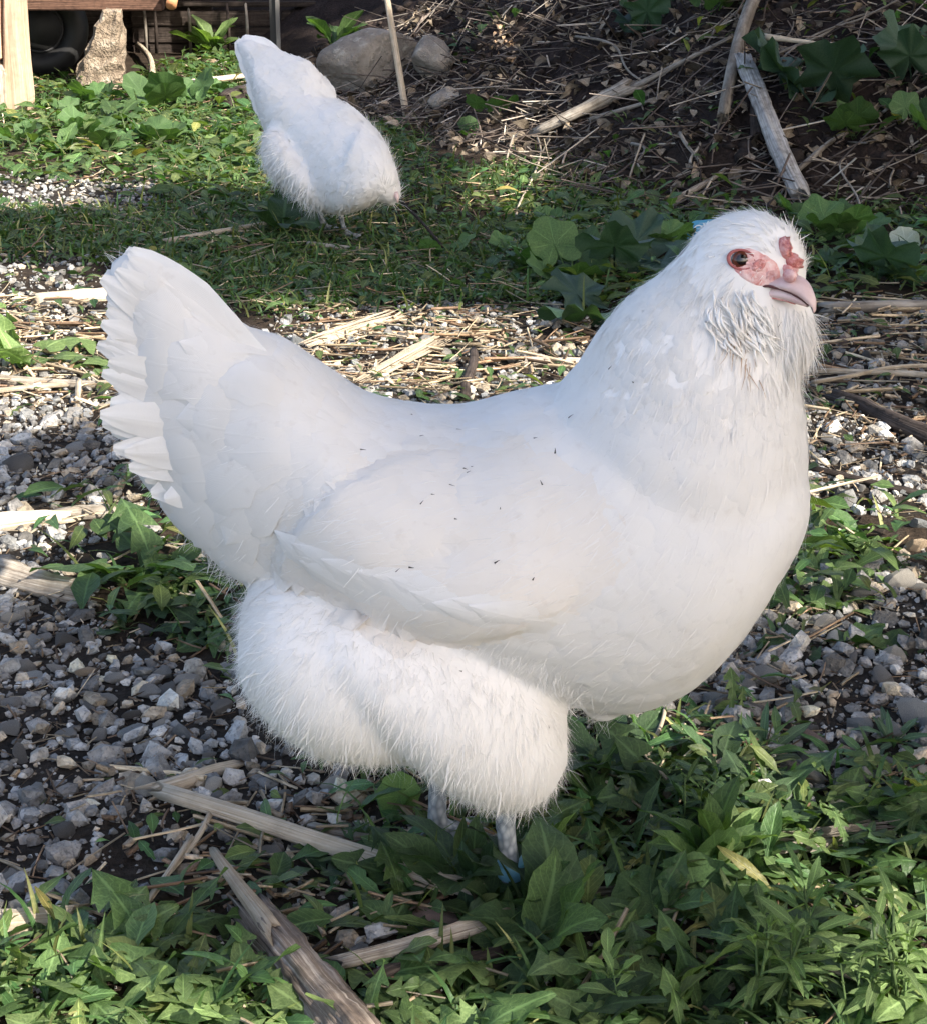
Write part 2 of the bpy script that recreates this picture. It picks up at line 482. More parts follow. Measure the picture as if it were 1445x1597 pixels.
# ---------------------------------------------------------------- stones
def rock_template(seed, sub, cuts=9, elong=(1, 1, 1)):
    r = np.random.default_rng(seed)
    bm = bmesh.new(); bmesh.ops.create_icosphere(bm, subdivisions=sub, radius=1.0)
    v = np.array([x.co[:] for x in bm.verts]); f = np.array([[y.index for y in x.verts] for x in bm.faces]); bm.free()
    v = v * (1 + 0.22 * fbm(v[:, 0] * 1.6 + seed, v[:, 1] * 1.6 + v[:, 2] * 1.3, 3, seed)[:, None])
    for _ in range(cuts):
        n = r.normal(size=3); n /= np.linalg.norm(n); d = r.uniform(0.45, 0.8)
        k = v @ n - d
        v = v - np.where(k > 0, k, 0)[:, None] * n * 0.96
    v = v * np.array(elong) * np.array([r.uniform(0.8, 1.2), r.uniform(0.7, 1.0), r.uniform(0.5, 0.75)])
    v = v + 0.03 * fbm(v[:, 0] * 7, v[:, 1] * 7 + v[:, 2] * 5, 2, seed + 5)[:, None] * v
    return v / np.abs(v).max(), f

def stone_cols(n, warm=0.15):
    b = np.exp(RNG.normal(-0.05, 0.36, n))[:, None]
    c = np.array([1.0, 1.0, 1.02]) * np.ones((n, 1))
    k = RNG.uniform(0, 1, n)
    c[k < warm] = (1.35, 1.18, 0.96)
    c[(k > 0.60)] = (0.94, 0.99, 1.06)
    c[(k > 0.92)] = (1.7, 1.66, 1.58); c[(k > 0.35) & (k < 0.5)] *= 0.55
    return np.clip(c * b, 0.15, 2.0)

small_t = [rock_template(100 + i, 1, 6) for i in range(7)]
def scatter_stones(n, key, size, sub=small_t, **kw):
    P = sample(n, key, **kw)
    n = len(P); parts = []
    which = RNG.integers(0, len(sub), n)
    for i, (tv, tf) in enumerate(sub):
        p = P[which == i]; m = len(p)
        if not m: continue
        s = size[0] * (size[1] / size[0]) ** (RNG.uniform(0, 1, m) ** 1.8) / 2
        R = rotm(RNG.uniform(0, 6.28, m), RNG.normal(0, 0.35, m), RNG.normal(0, 0.35, m)) * s[:, None, None]
        T = p + np.array([0, 0, 1.0]) * (s * 0.28)[:, None]
        parts.append(inst(tv, [tf], R, T, None, stone_cols(m)))
    return parts
nearr = dict(yr=(0.75, 2.6), xr=(-1.3, 1.15))
gp = scatter_stones(7000, 'gravel', (0.006, 0.016), **nearr)
gp += scatter_stones(2800, 'gravel', (0.013, 0.034), **nearr)
gp += scatter_stones(3200, 'gravel', (0.008, 0.02), yr=(2.2, 4.6), xr=(-2.2, 0.2))
gp += scatter_stones(5000, 'thin_gravel', (0.007, 0.026), yr=(0.9, 3.4), xr=(-1.5, 1.2))
gp += scatter_stones(2600, 'behind', (0.007, 0.026), yr=(1.0, 2.4), xr=(-.7, .7))
tiny_t = [rock_template(700 + i, 0 + 1, 3) if False else (np.array([[1,0,0],[-.8,.3,0],[0,.9,.1],[.1,-.8,0],[0,.1,.7],[.1,0,-.6]], float) * [1, 1 - .1 * i, 1], np.array([[0,2,4],[2,1,4],[1,3,4],[3,0,4],[2,0,5],[1,2,5],[3,1,5],[0,3,5]])) for i in range(3)]
gp += scatter_stones(11500, 'gravel', (0.003, 0.008), tiny_t, **nearr)
gp += scatter_stones(5000, 'thin_gravel', (0.003, 0.009), tiny_t, yr=(0.9, 3.4), xr=(-1.1, 1.2))
gp += scatter_stones(3000, 'bottom', (0.003, 0.010), tiny_t, yr=(0.8, 1.6), xr=(-.5, .7))
V, F, U, C = join(gp)
tag(obj('gravel', mesh_np('gravel', V, F, M_STONE, False, C)), 'grey crushed gravel spread over the yard between the weeds', 'gravel', kind='stuff')

big_t = []
for i in range(12):
    tv, tf = rock_template(300 + i, 2, 11)
    big_t.append(mesh_np('stone', tv, [tf], M_STONE, False))
# tinted variants share the same shape
def tinted(me, c):
    m = me.copy(); a = m.color_attributes['Col']
    k = np.tile(np.array(list(c) + [1.0], np.float32), len(m.vertices)); a.data.foreach_set('color', k); return m
TINT = {'grey': (1, 1, 1.02), 'pale': (1.55, 1.5, 1.42), 'bluish': (0.98, 1.07, 1.18), 'dark': (0.5, 0.5, 0.52), 'tan': (1.6, 1.28, 0.95), 'reddish': (0.95, 0.72, 0.66)}
big_tt = {k: [tinted(m, c) for m in big_t] for k, c in TINT.items()}
def stone(px, py, wpx, tint, label, group=None, flat=0.75, sink=0.35, name='stone', i=None):
    p = G(px, py); s = wpx * mpp(p) / 2
    me = random.choice(big_tt[tint]) if i is None else big_tt[tint][i]
    o = obj(name, me, None, p + Vector((0, 0, s * flat * 0.55 * (1 - sink))), (random.gauss(0, .15), random.gauss(0, .15), random.uniform(0, 6.28)), (s, s * random.uniform(.75, 1), s * flat * random.uniform(.85, 1.1)))
    USED.add(label)
    return tag(o, label, 'stone', group)
for a in [
 (140,1052,46,'tan','orange tan stone standing out in the dark gravel left of the hen'),
 (100,1092,46,'pale','pale oval stone just below the orange tan stone'),
 (182,1062,40,'grey','grey stone right of the orange tan stone'),
 (236,1086,48,'grey','rounded grey stone nearest the fluff of the big hen'),
 (205,1150,60,'bluish','pair forming bluish stone in the left gravel, taller than its neighbours'),
 (344,1110,56,'dark','dark flat stone under the rear fluff of the big hen'),
 (18,1142,48,'grey','grey stone cut by the left edge of the photo above the dark gravel'),
 (48,1250,62,'bluish','blue grey chip on the left gravel beside the yellow straw patch'),
 (225,1235,66,'pale','large pale stone lying between straw and left gravel'),
 (330,1235,58,'pale','pale stone at the straw patch below the hen fluff'),
 (518,1230,44,'pale','pale pointed stone next to the crinkled light green leaf'),
 (14,970,44,'pale','whitish stone in sun at the left edge of the photo'),
 (48,955,36,'pale','white sunlit stone under the pale stick at left'),
 (30,890,50,'tan','tan sunlit stone below the pale stick at left'),
 (20,1100,40,'grey','grey stone at the left edge level with the orange tan stone'),
 (15,1375,46,'grey','rounded grey stone above the pale wood chunk bottom left'),
 (28,1420,44,'pale','pale stone touching the pale wood chunk bottom left'),
 (1280,1190,56,'grey','speckled grey stone in the right gravel, left one of the front pair'),
 (1340,1190,78,'pale','long pale stone in the right gravel, right one of the front pair'),
 (1335,1140,70,'bluish','broad bluish stone beside the small leafy rosette at right'),
 (1430,1125,74,'bluish','large blue grey stone cut by the right edge of the photo'),
 (1390,1195,46,'bluish','bluish stone between the long pale stone and the right edge'),
 (1385,1032,54,'pale','pale flat stone in shade below the sunny gravel at right'),
 (1118,1100,60,'bluish','blue grey stone under the breast of the big hen'),
 (1195,1065,56,'grey','wide grey stone below the breast left of the narrow rosette'),
 (1150,1120,50,'dark','dark stone left of the narrow leaved rosette'),
 (1218,935,50,'pale','bright stone in sun beside the breast of the big hen'),
 (1400,915,62,'pale','large bright stone in the sunny gravel at right'),
 (1437,925,48,'pale','bright stone at the right edge in the sunny gravel'),
 (1350,930,50,'pale','bright stone left of the large bright stone in the sunny gravel'),
 (1430,855,46,'tan','tan stone at the right edge above the sunny gravel'),
 (1265,1215,48,'grey','grey stone at the front of the right gravel next to the dark leaves'),
 (900,470,30,'grey','grey stone behind the neck of the big hen beside a large leaf'),
 (1420,395,40,'pale','pale stone among leaves at the right edge of the photo'),
 (790,1240,32,'pale','white pebble between the feet of the big hen'),
 (1290,690,40,'grey','grey stone right of the breast among dry stalks'),
 (30,735,56,'dark','dark shaded stone at the left edge behind the tail'),
 (120,705,44,'grey','grey shaded stone near the underside of the tail'),
 (728,580,26,'grey','small stone just above the back of the big hen'),
 (330,100,28,'tan','small tan stone below the old timber edging'),
 (345,102,24,'pale','small pale stone beside the small tan stone far back'),
]: stone(*a)
# the rest of the clear stones, region by region
for key, n, yr, xr, wr, lab, grp in [
 ('gravel', 120, (0.95, 1.75), (-0.6, 0.05), (0.014, 0.026), 'one of the grey gravel stones in the shaded patch left of the big hen', 'gravel stones left of the big hen'),
 ('gravel', 70, (1.2, 2.0), (0.15, 0.7), (0.016, 0.03), 'one of the grey gravel stones in the patch right of the big hen', 'gravel stones right of the big hen'),
 ('thin_gravel', 40, (1.8, 3.0), (-0.5, 0.7), (0.018, 0.032), 'one of the stones among dry straw behind the big hen', 'stones in the straw behind the big hen')]:
    P = sample(n, key, xr, yr)
    for p in P:
        s = random.uniform(*wr) / 2
        k = random.choices(['grey', 'pale', 'bluish', 'dark', 'reddish'], [5, 2, 4, 2, .6])[0]
        o = obj('stone', random.choice(big_tt[k]), None, (p[0], p[1], p[2] + s * .3), (random.gauss(0, .3), random.gauss(0, .3), random.uniform(0, 6.28)), (s, s * random.uniform(.7, 1), s * random.uniform(.6, .95)))
        qx, qy, _d = project(p)
        tag(o, near(float(qx), float(qy), ('small ' if s < .010 else '') + k, 'stone'), 'stone', grp)

# soil clods on the bank
x = RNG.uniform(-0.9, 2.0, 9000); y = RNG.uniform(3.6, 6.2, 9000)
k = bank_s(x, y) > -0.02; x, y = x[k][:4500], y[k][:4500]
cl = []
ct = [rock_template(500 + i, 1, 3) for i in range(4)]
P = np.stack([x, y, terrain(x, y)], -1)
for i, (tv, tf) in enumerate(ct):
    p = P[i::4]; m = len(p); s = 0.006 + 0.022 * RNG.uniform(0, 1, m) ** 3
    R = rotm(RNG.uniform(0, 6.28, m), RNG.normal(0, .5, m)) * s[:, None, None]
    cc = np.array([0.12, 0.09, 0.08]) * np.exp(RNG.normal(0, .3, m))[:, None]
    cl.append(inst(tv, [tf], R, p, None, cc))
V, F, U, C = join(cl)
tag(obj('soil_clods', mesh_np('soil_clods', V, F, M_STONE, True, C)), 'dark crumbly soil lumps on the shaded bank', 'soil', kind='stuff')
# ---------------------------------------------------------------- leaf shapes: base at origin, length 1 along +Y, face up +Z
def leaf_grid(wf, nv=10, nu=5, droop=0.25, fold=0.25, wave=0.02, seed=0, back=0.0, twist=0.0):
    v = np.linspace(0, 1, nv); u = np.linspace(-1, 1, nu)
    VV, UU = np.meshgrid(v, u, indexing='ij')
    w = np.array([wf(a) for a in v])[:, None]
    x = UU * w
    ang = droop * VV
    y = np.where(abs(droop) > 1e-4, np.sin(ang * 2) / (2 * droop + 1e-9), VV) - back * np.abs(UU) * w
    z = -(1 - np.cos(ang * 2)) / (2 * droop + 1e-9) + fold * np.abs(x)
    z = z + wave * np.sin(VV * 17 + seed * 1.7 + np.sign(UU) * 1.1) * np.abs(UU) + wave * 0.6 * fbm(VV * 6 + seed * 9, UU * 2, 2, seed)
    tw = twist * VV
    x, z = x * np.cos(tw) - z * np.sin(tw) * 0.3, z + x * np.sin(tw)
    Vt = np.stack([x, y, z], -1).reshape(-1, 3)
    uv = np.stack([(UU + 1) / 2, VV], -1).reshape(-1, 2)
    return Vt, grid_faces(nv, nu), uv

def w_lance(wid, peak=0.62, pet=0.018):
    def f(v):
        a = max(0.0, math.sin(math.pi * min(1, max(0, (v - 0.12) / 0.88)) ** (math.log(0.5) / math.log(max(0.05, (peak - 0.12) / 0.88)))))
        return max(pet * (1 if v < 0.97 else 0.3), wid * a ** 0.8)
    return f
def w_dand(wid, lobes, seed, cut=0.62):
    r = random.Random(seed); ph = r.random() * .3
    def f(v):
        env = 0.25 + 0.75 * min(1, v / 0.7)
        if v > 0.80: return max(0.006, wid * 1.05 * (1 - ((v - 0.80) / 0.20) ** 1.4) * (0.85 + .15 * math.sin(v * 40)))
        s = (v * lobes + ph) % 1.0
        tooth = (1 - s) ** 0.8
        return max(0.02, wid * env * ((1 - cut) + cut * tooth))
    return f
def leaf_polar(lobes=0, depth=0.15, notch=0.5, cup=0.12, wave=0.05, seed=0, ns=36, rings=(0.25, 0.5, 0.75, 1.0), pet=0.8, elong=1.0, ruffle=9):
    """round or lobed blade on a petiole: petiole from the origin, blade beyond it"""
    r = np.random.default_rng(seed)
    vs, uv, fs = [(0, 0, 0)], [(0.0, 0.0)], []
    th = np.linspace(0, 2 * math.pi, ns, endpoint=False)
    a = np.abs(((th + math.pi) % (2 * math.pi)) - math.pi)            # 0 at the tip
    rad = 1 + depth * np.cos(lobes * th) * (lobes > 0) + 0.035 * np.sin(ruffle * th + seed) + 0.02 * np.sin(5.3 * th + seed * 3) + 0.12 * np.cos(th) * 0.5
    rad = rad * (1 - notch * np.exp(-((math.pi - a) / 0.30) ** 2))
    for k in rings:
        for i, t in enumerate(th):
            R = rad[i] * k if k > 0.9 else k * (1 + (rad[i] - 1) * k)
            z = cup * k * k + wave * k * k * math.sin(ruffle * 0.5 * t + seed * 2) - 0.025 * math.cos(7 * t) * k + r.normal(0, 0.008) * k + 0.05 * math.sin(2 * t + seed) * k * k
            vs.append((R * math.sin(t), R * math.cos(t) * elong, z)); uv.append((t / (2 * math.pi), k))
    n = ns
    tri = [(0, 1 + (i + 1) % n, 1 + i) for i in range(n)]
    quad = []
    for q in range(len(rings) - 1):
        for i in range(n):
            a0 = 1 + q * n + i; a1 = 1 + q * n + (i + 1) % n
            quad.append((a0, a1, a1 + n, a0 + n))
    Vt = np.array(vs)
    L = pet + 1.0
    Vt[:, 1] += L * 0.92 - 0.0
    Vt[:, 2] += 0.0
    k = len(Vt)                                                        # petiole: a thin three sided tube
    pts = [(0, 0.0, 0), (0, L * 0.45, 0.04), (0, L * 0.92, -0.01)]
    pv = []
    for p in pts:
        for j in range(3):
            pv.append((p[0] + 0.035 * math.cos(j * 2.1), p[1], p[2] + 0.035 * math.sin(j * 2.1)))
    for s_ in range(2):
        for j in range(3):
            quad.append((k + s_ * 3 + j, k + s_ * 3 + (j + 1) % 3, k + s_ * 3 + 3 + (j + 1) % 3, k + s_ * 3 + 3 + j))
    Vt = np.concatenate([Vt, np.array(pv)]) / (L + 0.9)
    uv += [(0.25, 0.1)] * 9
    return Vt, [np.array(tri), np.array(quad)], np.array(uv)

LT = {}
def reg(kind, mats, makers):
    LT[kind] = [mesh_np('leaf', v, f if isinstance(f, list) else [f], m, True, None, uv) for m in mats for (v, f, uv) in makers]
lance = [leaf_grid(w_lance(0.155 + .02 * (i % 3), 0.62), 10, 5, 0.15 + 0.14 * i, 0.35, 0.025, i, twist=(-.5, .4, .1, -.2)[i % 4]) for i in range(4)]
narrow = [leaf_grid(w_lance(0.085 + .012 * (i % 2), 0.55), 9, 3, 0.2 + 0.15 * i, 0.3, 0.02, i + 9, twist=(.4, -.5, .2, .6)[i % 4]) for i in range(4)]
dand = [leaf_grid(w_dand(0.21 + .03 * (i % 2), 3.6 + i * .5, i, .78), 30, 5, 0.15 + 0.17 * i, 0.22, 0.035, i + 20, back=0.55, twist=(.5, -.4, .2, -.7)[i % 4]) for i in range(4)]
dock = [leaf_grid(w_lance(0.25, 0.5), 11, 5, 0.2 + .15 * i, 0.28, 0.05, i + 40, twist=(.3, -.4, .6)[i % 3]) for i in range(3)]
roundl = [leaf_polar(0, 0, 0.45, 0.10 - 0.12 * (i % 2), 0.06, i, pet=0.7) for i in range(3)]
mallow = [leaf_polar(5, 0.10, 0.5, 0.08 - .1 * (i % 2), 0.10, i + 5, pet=0.8) for i in range(3)]
burd = [leaf_polar(5, 0.22, 0.5, 0.05 - .16 * (i % 2), 0.20, i + 9, ns=36, pet=0.6, elong=1.15, ruffle=13) for i in range(3)]
reg('lance', [M_LEAF_MD], lance); reg('lance_lt', [M_LEAF_LT], lance); reg('lance_dk', [M_LEAF_DK], lance)
reg('narrow', [M_LEAF_MD], narrow); reg('narrow_lt', [M_LEAF_LT], narrow); reg('narrow_bl', [M_LEAF_BLUE], narrow)
reg('dand', [M_LEAF_MD], dand); reg('dand_dk', [M_LEAF_DK], dand); reg('dand_lt', [M_LEAF_LT], dand)
reg('dock', [M_LEAF_MD], dock); reg('dock_dk', [M_LEAF_DK], dock)
reg('round', [M_LEAF_RND], roundl); reg('round_lt', [M_LEAF_RNL], roundl)
reg('mallow', [M_LEAF_RND], mallow); reg('burdock', [M_LEAF_BURD], burd); reg('pale', [M_LEAF_PALE], roundl)

def tube_mesh(pts, radii, mat, ns=6, name='stem', jag=0.0, rough=0.0, seed=0, cap=True, ridges=0.0):
    """tube along points; jag pushes the ends out in splinters, rough makes the bark uneven"""
    pts = np.array([list(p) for p in pts], float); n = len(pts)
    r = np.random.default_rng(seed)
    T = np.gradient(pts, axis=0); T /= np.linalg.norm(T, axis=1)[:, None] + 1e-9
    up = np.array([0, 0, 1.0]) if abs(T[0][2]) < 0.9 else np.array([1.0, 0, 0])
    Vs, U = [], []
    length = np.concatenate([[0], np.cumsum(np.linalg.norm(np.diff(pts, axis=0), axis=1))])
    ridge = 1 + rough * r.normal(0, 1, ns)
    for i in range(n):
        s = np.cross(T[i], up); s /= np.linalg.norm(s) + 1e-9; b = np.cross(s, T[i])
        for j in range(ns):
            a = 2 * math.pi * j / ns
            k = radii[i] * ridge[j] * (1 + rough * 2.2 * float(fbm(2 * math.cos(a) + seed, 2 * math.sin(a) + i * .35, 2, seed & 63))) * (1 + ridges * (float(vnoise(j * .7 + seed, i * .16, 5)) - .5))
            off = 0
            if jag and i in (0, n - 1): off = (1 if i else -1) * jag * abs(r.normal()) * radii[i]
            Vs.append(pts[i] + (s * math.cos(a) + b * math.sin(a)) * k + T[i] * off)
            U.append((j / ns if j <= ns / 2 else 1 - j / ns, length[i] * 4))
    F = grid_faces(n, ns, True)
    fs = [F]
    if cap:
        Vs.append(pts[0] + T[0] * radii[0] * .3); Vs.append(pts[-1] - T[-1] * radii[-1] * .3); U += [(0.5, 0), (0.5, length[-1] * 4)]
        k = n * ns
        fs.append(np.array([(k, (j + 1) % ns, j) for j in range(ns)] + [(k + 1, k - ns + j, k - ns + (j + 1) % ns) for j in range(ns)]))
    return mesh_np(name, np.array(Vs), fs, mat, True, None, np.array(U))

M_STEMG = mat_leaf('green_stem', (0.07, 0.12, 0.04), (0.11, 0.17, 0.06), 0.2, vein=0)
stem_t = tube_mesh([(0, 0, 0), (0.02, 0.01, 0.5), (0.0, 0.0, 1.0)], [0.022, 0.018, 0.012], M_STEMG, 5)

def plant(name, px, py, kind, n, size, label, cat='plant', group=None, spread=(0.25, 0.95), base=None, yaw0=None, yr=6.28, seed=None):
    """rosette: n leaves round one base. size = leaf length in metres; spread = leaf elevation range in radians"""
    r = random.Random(seed if seed is not None else hash((round(px), round(py), n)) & 0xffff)
    p = base if base is not None else G(px, py)
    e = empty(name, p + Vector((0, 0, -0.003)), label, cat, group)
    y0 = r.uniform(0, 6.28) if yaw0 is None else yaw0
    for i in range(n):
        yaw = y0 + (i * 2.399 if yr > 6 else yr * (i / max(1, n - 1) - 0.5)) + r.gauss(0, .18)
        el = r.uniform(*spread)
        s = size * r.uniform(0.68, 1.1)
        obj('leaf', r.choice(LT[kind]), e, (r.gauss(0, .003), r.gauss(0, .003), 0), Euler((el, r.gauss(0, .25), yaw), 'XYZ'), s)
    return e

def sprout(px, py, kind, height, nst, label, group=None, leaf=0.03, lean=0.25, base=None):
    """upright leafy stems"""
    r = random.Random(int(px * 31 + py))
    p = base if base is not None else G(px, py)
    e = empty('leafy_sprout', p, label, 'plant', group)
    for k in range(nst):
        h = height * r.uniform(.65, 1.05); az = r.uniform(0, 6.28); ln = r.uniform(0, lean)
        rot = Euler((ln, 0, az), 'XYZ'); st = obj('stem', stem_t, e, (r.gauss(0, .006), r.gauss(0, .006), 0), rot, (h * .9, h * .9, h))
        m = rot.to_matrix(); b = Vector(st.location)
        nl = r.randint(7, 10)
        for i in range(nl):
            f = 0.25 + 0.75 * (i + 1) / nl
            q = b + m @ Vector((0, 0, h * f))
            el = 0.3 + 0.9 * (i / nl) + r.gauss(0, .12)
            obj('leaf', r.choice(LT[kind]), e, q, Euler((el, r.gauss(0, .3), i * 2.4 + r.gauss(0, .3)), 'XYZ'), leaf * r.uniform(.7, 1.15) * (1.1 - .4 * f))
    return e

# ---- plants one can point at
plant('oval_leaf_plant', 1118, 1372, 'lance', 15, 0.078, 'bushy clump of upright smooth oval leaves right of the hen fluff', spread=(0.6, 1.3), seed=3)
plant('oval_leaf_plant', 1125, 1350, 'lance_lt', 10, 0.074, 'pale green upright leaf tuft at the back of the oval leaf clump', spread=(0.8, 1.35), seed=4)
plant('oval_leaf_plant', 728, 1392, 'lance_dk', 9, 0.088, 'dark green plant with long oval leaves between the feet of the hen', spread=(0.85, 1.4), seed=11)
plant('oval_leaf_plant', 862, 1338, 'lance_lt', 2, 0.05, 'single spotted pale oval leaf standing upright by the blue leg band', spread=(1.2, 1.4), seed=5)
plant('oval_leaf_plant', 905, 1330, 'narrow_lt', 3, 0.035, 'small pale leaf tuft right of the spotted upright leaf', spread=(1.0, 1.4))
plant('oval_leaf_plant', 786, 1436, 'lance_dk', 7, 0.066, 'low dark oval leaves just left of the blue leg band', spread=(0.7, 1.3), seed=211)
plant('dock_plant', 868, 1462, 'dock_dk', 3, 0.092, 'dark broad leaf with pale midrib leaning over the blue leg band', spread=(0.8, 1.05), yaw0=1.0, yr=1.3)
plant('dock_plant', 838, 1490, 'dock', 5, 0.078, 'bright green folded leaf just right of the blue leg band', spread=(0.8, 1.25), seed=9)
plant('crinkled_leaf_plant', 630, 1282, 'round_lt', 1, 0.062, 'crinkled light green round leaf under the belly of the hen', spread=(0.95, 1.0), yaw0=0.2)
plant('heart_leaf_plant', 1030, 1470, 'round', 3, 0.078, 'large heart shaped leaf lying in front of the oval leaf clump', spread=(0.35, 0.7), yaw0=0.3, yr=1.5, seed=8)
plant('heart_leaf_plant', 1105, 1360, 'round', 2, 0.05, 'small round dark green leaf on a stalk in the oval leaf clump', spread=(1.0, 1.3))
plant('dandelion', 935, 1500, 'dand_lt', 8, 0.09, 'pale dandelion leaves with a bent tip below the heart shaped leaf', spread=(0.2, 0.9), seed=2)
plant('dandelion', 1180, 1420, 'dand_dk', 9, 0.085, 'dark dandelion rosette right of the heart shaped leaf', spread=(0.15, 0.6), seed=6)
plant('dandelion', 1340, 1420, 'dand_dk', 10, 0.095, 'dark spreading dandelion below the splintered board at right', spread=(0.1, 0.5), seed=7)
plant('dandelion', 1420, 1470, 'dand_dk', 9, 0.09, 'dark dandelion cut by the right edge of the photo', spread=(0.1, 0.55), seed=8)
plant('dandelion', 655, 1390, 'dand_dk', 8, 0.08, 'dark toothed dandelion with an upright leaf left of the far foot', spread=(0.25, 1.2), seed=10)
plant('dandelion', 555, 1350, 'dand_dk', 7, 0.06, 'small dark dandelion crossing the long pale stalk', spread=(0.3, 0.9), seed=12)
plant('dandelion', 755, 1455, 'dand_dk', 8, 0.07, 'dark dandelion right of the reddish flat stone', spread=(0.2, 0.8), seed=13)
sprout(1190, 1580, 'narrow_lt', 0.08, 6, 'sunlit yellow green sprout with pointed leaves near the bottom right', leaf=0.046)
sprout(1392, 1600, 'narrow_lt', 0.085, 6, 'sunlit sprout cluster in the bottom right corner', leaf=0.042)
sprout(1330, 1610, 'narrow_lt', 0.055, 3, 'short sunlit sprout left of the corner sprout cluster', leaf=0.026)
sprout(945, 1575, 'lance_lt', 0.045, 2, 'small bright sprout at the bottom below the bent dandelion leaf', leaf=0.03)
sprout(1245, 1500, 'narrow', 0.06, 2, 'leafy sprout with one long pointed leaf reaching up right', leaf=0.045)
sprout(1080, 1300, 'narrow', 0.05, 3, 'upright sprout in half shade behind the oval leaf clump', leaf=0.032)
plant('narrow_leaf_rosette', 1190, 1172, 'narrow_bl', 15, 0.052, 'bluish narrow leaved rosette on the gravel below the breast', spread=(0.4, 1.2), seed=14)
plant('narrow_leaf_rosette', 1388, 1158, 'narrow_bl', 15, 0.038, 'small bluish rosette among the big pale stones at right', spread=(0.45, 1.2), seed=15)
plant('dock_plant', 1255, 1005, 'dock_dk', 4, 0.085, 'dark broad leaves lying on gravel beside the lower breast', spread=(0.2, 0.5), seed=16)
plant('dock_plant', 1165, 1035, 'dock_dk', 3, 0.06, 'dark oval leaf touching the outline of the lower breast', spread=(0.2, 0.5), seed=17)
plant('dock_plant', 1320, 1010, 'dock', 3, 0.078, 'pointed mid green leaf on gravel right of the dark broad leaves', spread=(0.15, 0.4), yaw0=-1.4, yr=.8, seed=18)
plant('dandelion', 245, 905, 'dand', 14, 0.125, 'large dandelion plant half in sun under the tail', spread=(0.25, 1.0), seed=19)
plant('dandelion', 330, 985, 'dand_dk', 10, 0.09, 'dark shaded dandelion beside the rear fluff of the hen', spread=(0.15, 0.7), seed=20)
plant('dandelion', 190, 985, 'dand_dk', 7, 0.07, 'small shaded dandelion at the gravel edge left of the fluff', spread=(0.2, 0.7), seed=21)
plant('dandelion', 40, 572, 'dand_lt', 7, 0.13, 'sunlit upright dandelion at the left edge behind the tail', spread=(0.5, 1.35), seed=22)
plant('oval_leaf_plant', 160, 575, 'lance_lt', 8, 0.06, 'sunlit small leafed clump right behind the tail feathers', spread=(0.2, 0.7), seed=23)
plant('burdock', 1268, 165, 'burdock', 5, 0.185, 'large dark lobed leaf plant in the middle of the shaded bank', spread=(0.55, 1.2), seed=24)
plant('burdock', 1330, 215, 'mallow', 5, 0.115, 'round leaved plant just below the large lobed leaf on the bank', spread=(0.5, 1.1), seed=25)
plant('burdock', 1425, 130, 'burdock', 4, 0.14, 'lobed leaves at the right edge of the bank', spread=(0.5, 1.2), seed=26)
plant('burdock', 1430, 200, 'mallow', 4, 0.105, 'pale round leaves at the right edge halfway up the bank', spread=(0.5, 1.1), seed=27)
plant('burdock', 1005, 55, 'burdock', 4, 0.14, 'lobed leaf plant high on the bank left of the leaning branch', spread=(0.5, 1.1), seed=28)
plant('burdock', 1110, 20, 'mallow', 5, 0.14, 'leafy plant at the top of the bank behind the leaning branch', spread=(0.4, 1.1), seed=29)
plant('burdock', 770, 178, 'mallow', 4, 0.105, 'small round leaved plant at the foot of the bank behind the second hen', spread=(0.4, 1.0), seed=30)
plant('burdock', 735, 212, 'round', 3, 0.10, 'pale curled leaf plant right of the second hen', spread=(0.3, 0.8), seed=31)
plant('burdock', 930, 500, 'burdock', 3, 0.14, 'wide crinkled leaf tight behind the neck of the big hen', spread=(0.15, 0.5), seed=32)
plant('burdock', 885, 440, 'mallow', 6, 0.12, 'round leaved plant left of the neck in the grass band', spread=(0.3, 0.9), seed=33)
plant('burdock', 960, 420, 'burdock', 4, 0.14, 'dark lobed leaves between grass band and hen neck', spread=(0.2, 0.8), seed=34)
plant('burdock', 1310, 375, 'mallow', 6, 0.13, 'round leaved plant at bank foot right of the hen head', spread=(0.4, 1.0), seed=35)
plant('burdock', 1400, 440, 'burdock', 4, 0.14, 'broad leaves at the right edge level with the beak', spread=(0.2, 0.8), seed=36)
plant('pale_leaf_plant', 1425, 405, 'pale', 2, 0.085, 'whitish upturned leaf at the right edge beside the hen head', spread=(0.4, 0.8), seed=37)
plant('dark_leaf_plant', 440, 362, 'dock_dk', 3, 0.15, 'dark rounded leaf left of the second hen feet', spread=(0.6, 0.9), seed=38)
plant('round_leaf_plant', 255, 172, 'round', 3, 0.16, 'round veined leaf plant left of the second hen tail', spread=(0.6, 1.1), seed=39)
plant('round_leaf_plant', 290, 170, 'mallow', 3, 0.15, 'dark leaf plant touching the round veined leaf', spread=(0.7, 1.1), seed=40)
plant('leafy_bush', 335, 85, 'lance_lt', 16, 0.17, 'sunlit bushy plant below the timber edging far back', spread=(0.5, 1.3), seed=41)
plant('leafy_bush', 520, 70, 'lance', 10, 0.16, 'shaded leafy plant between metal post and big rock', spread=(0.5, 1.3), seed=42)
g = 'ivy like plants in the sunny patch at back left'
for i, (px, py) in enumerate([(70,165),(110,185),(150,165),(185,190),(60,200),(130,215),(215,210),(250,225),(170,235),(90,235),(320,215),(350,240),(290,255),(30,225),(380,215),(220,255),(140,150),(330,150),(395,265),(20,190)]):
    kd = 'mallow' if i % 3 else 'dock'
    plant('broad_leaf_plant', px, py, kd, 7, random.uniform(.07, .11), near(px, py, kd, 'plant in the sun'), group=g, spread=(0.15, 0.9), seed=50 + i)
g = 'sunlit dandelions along the bottom left'
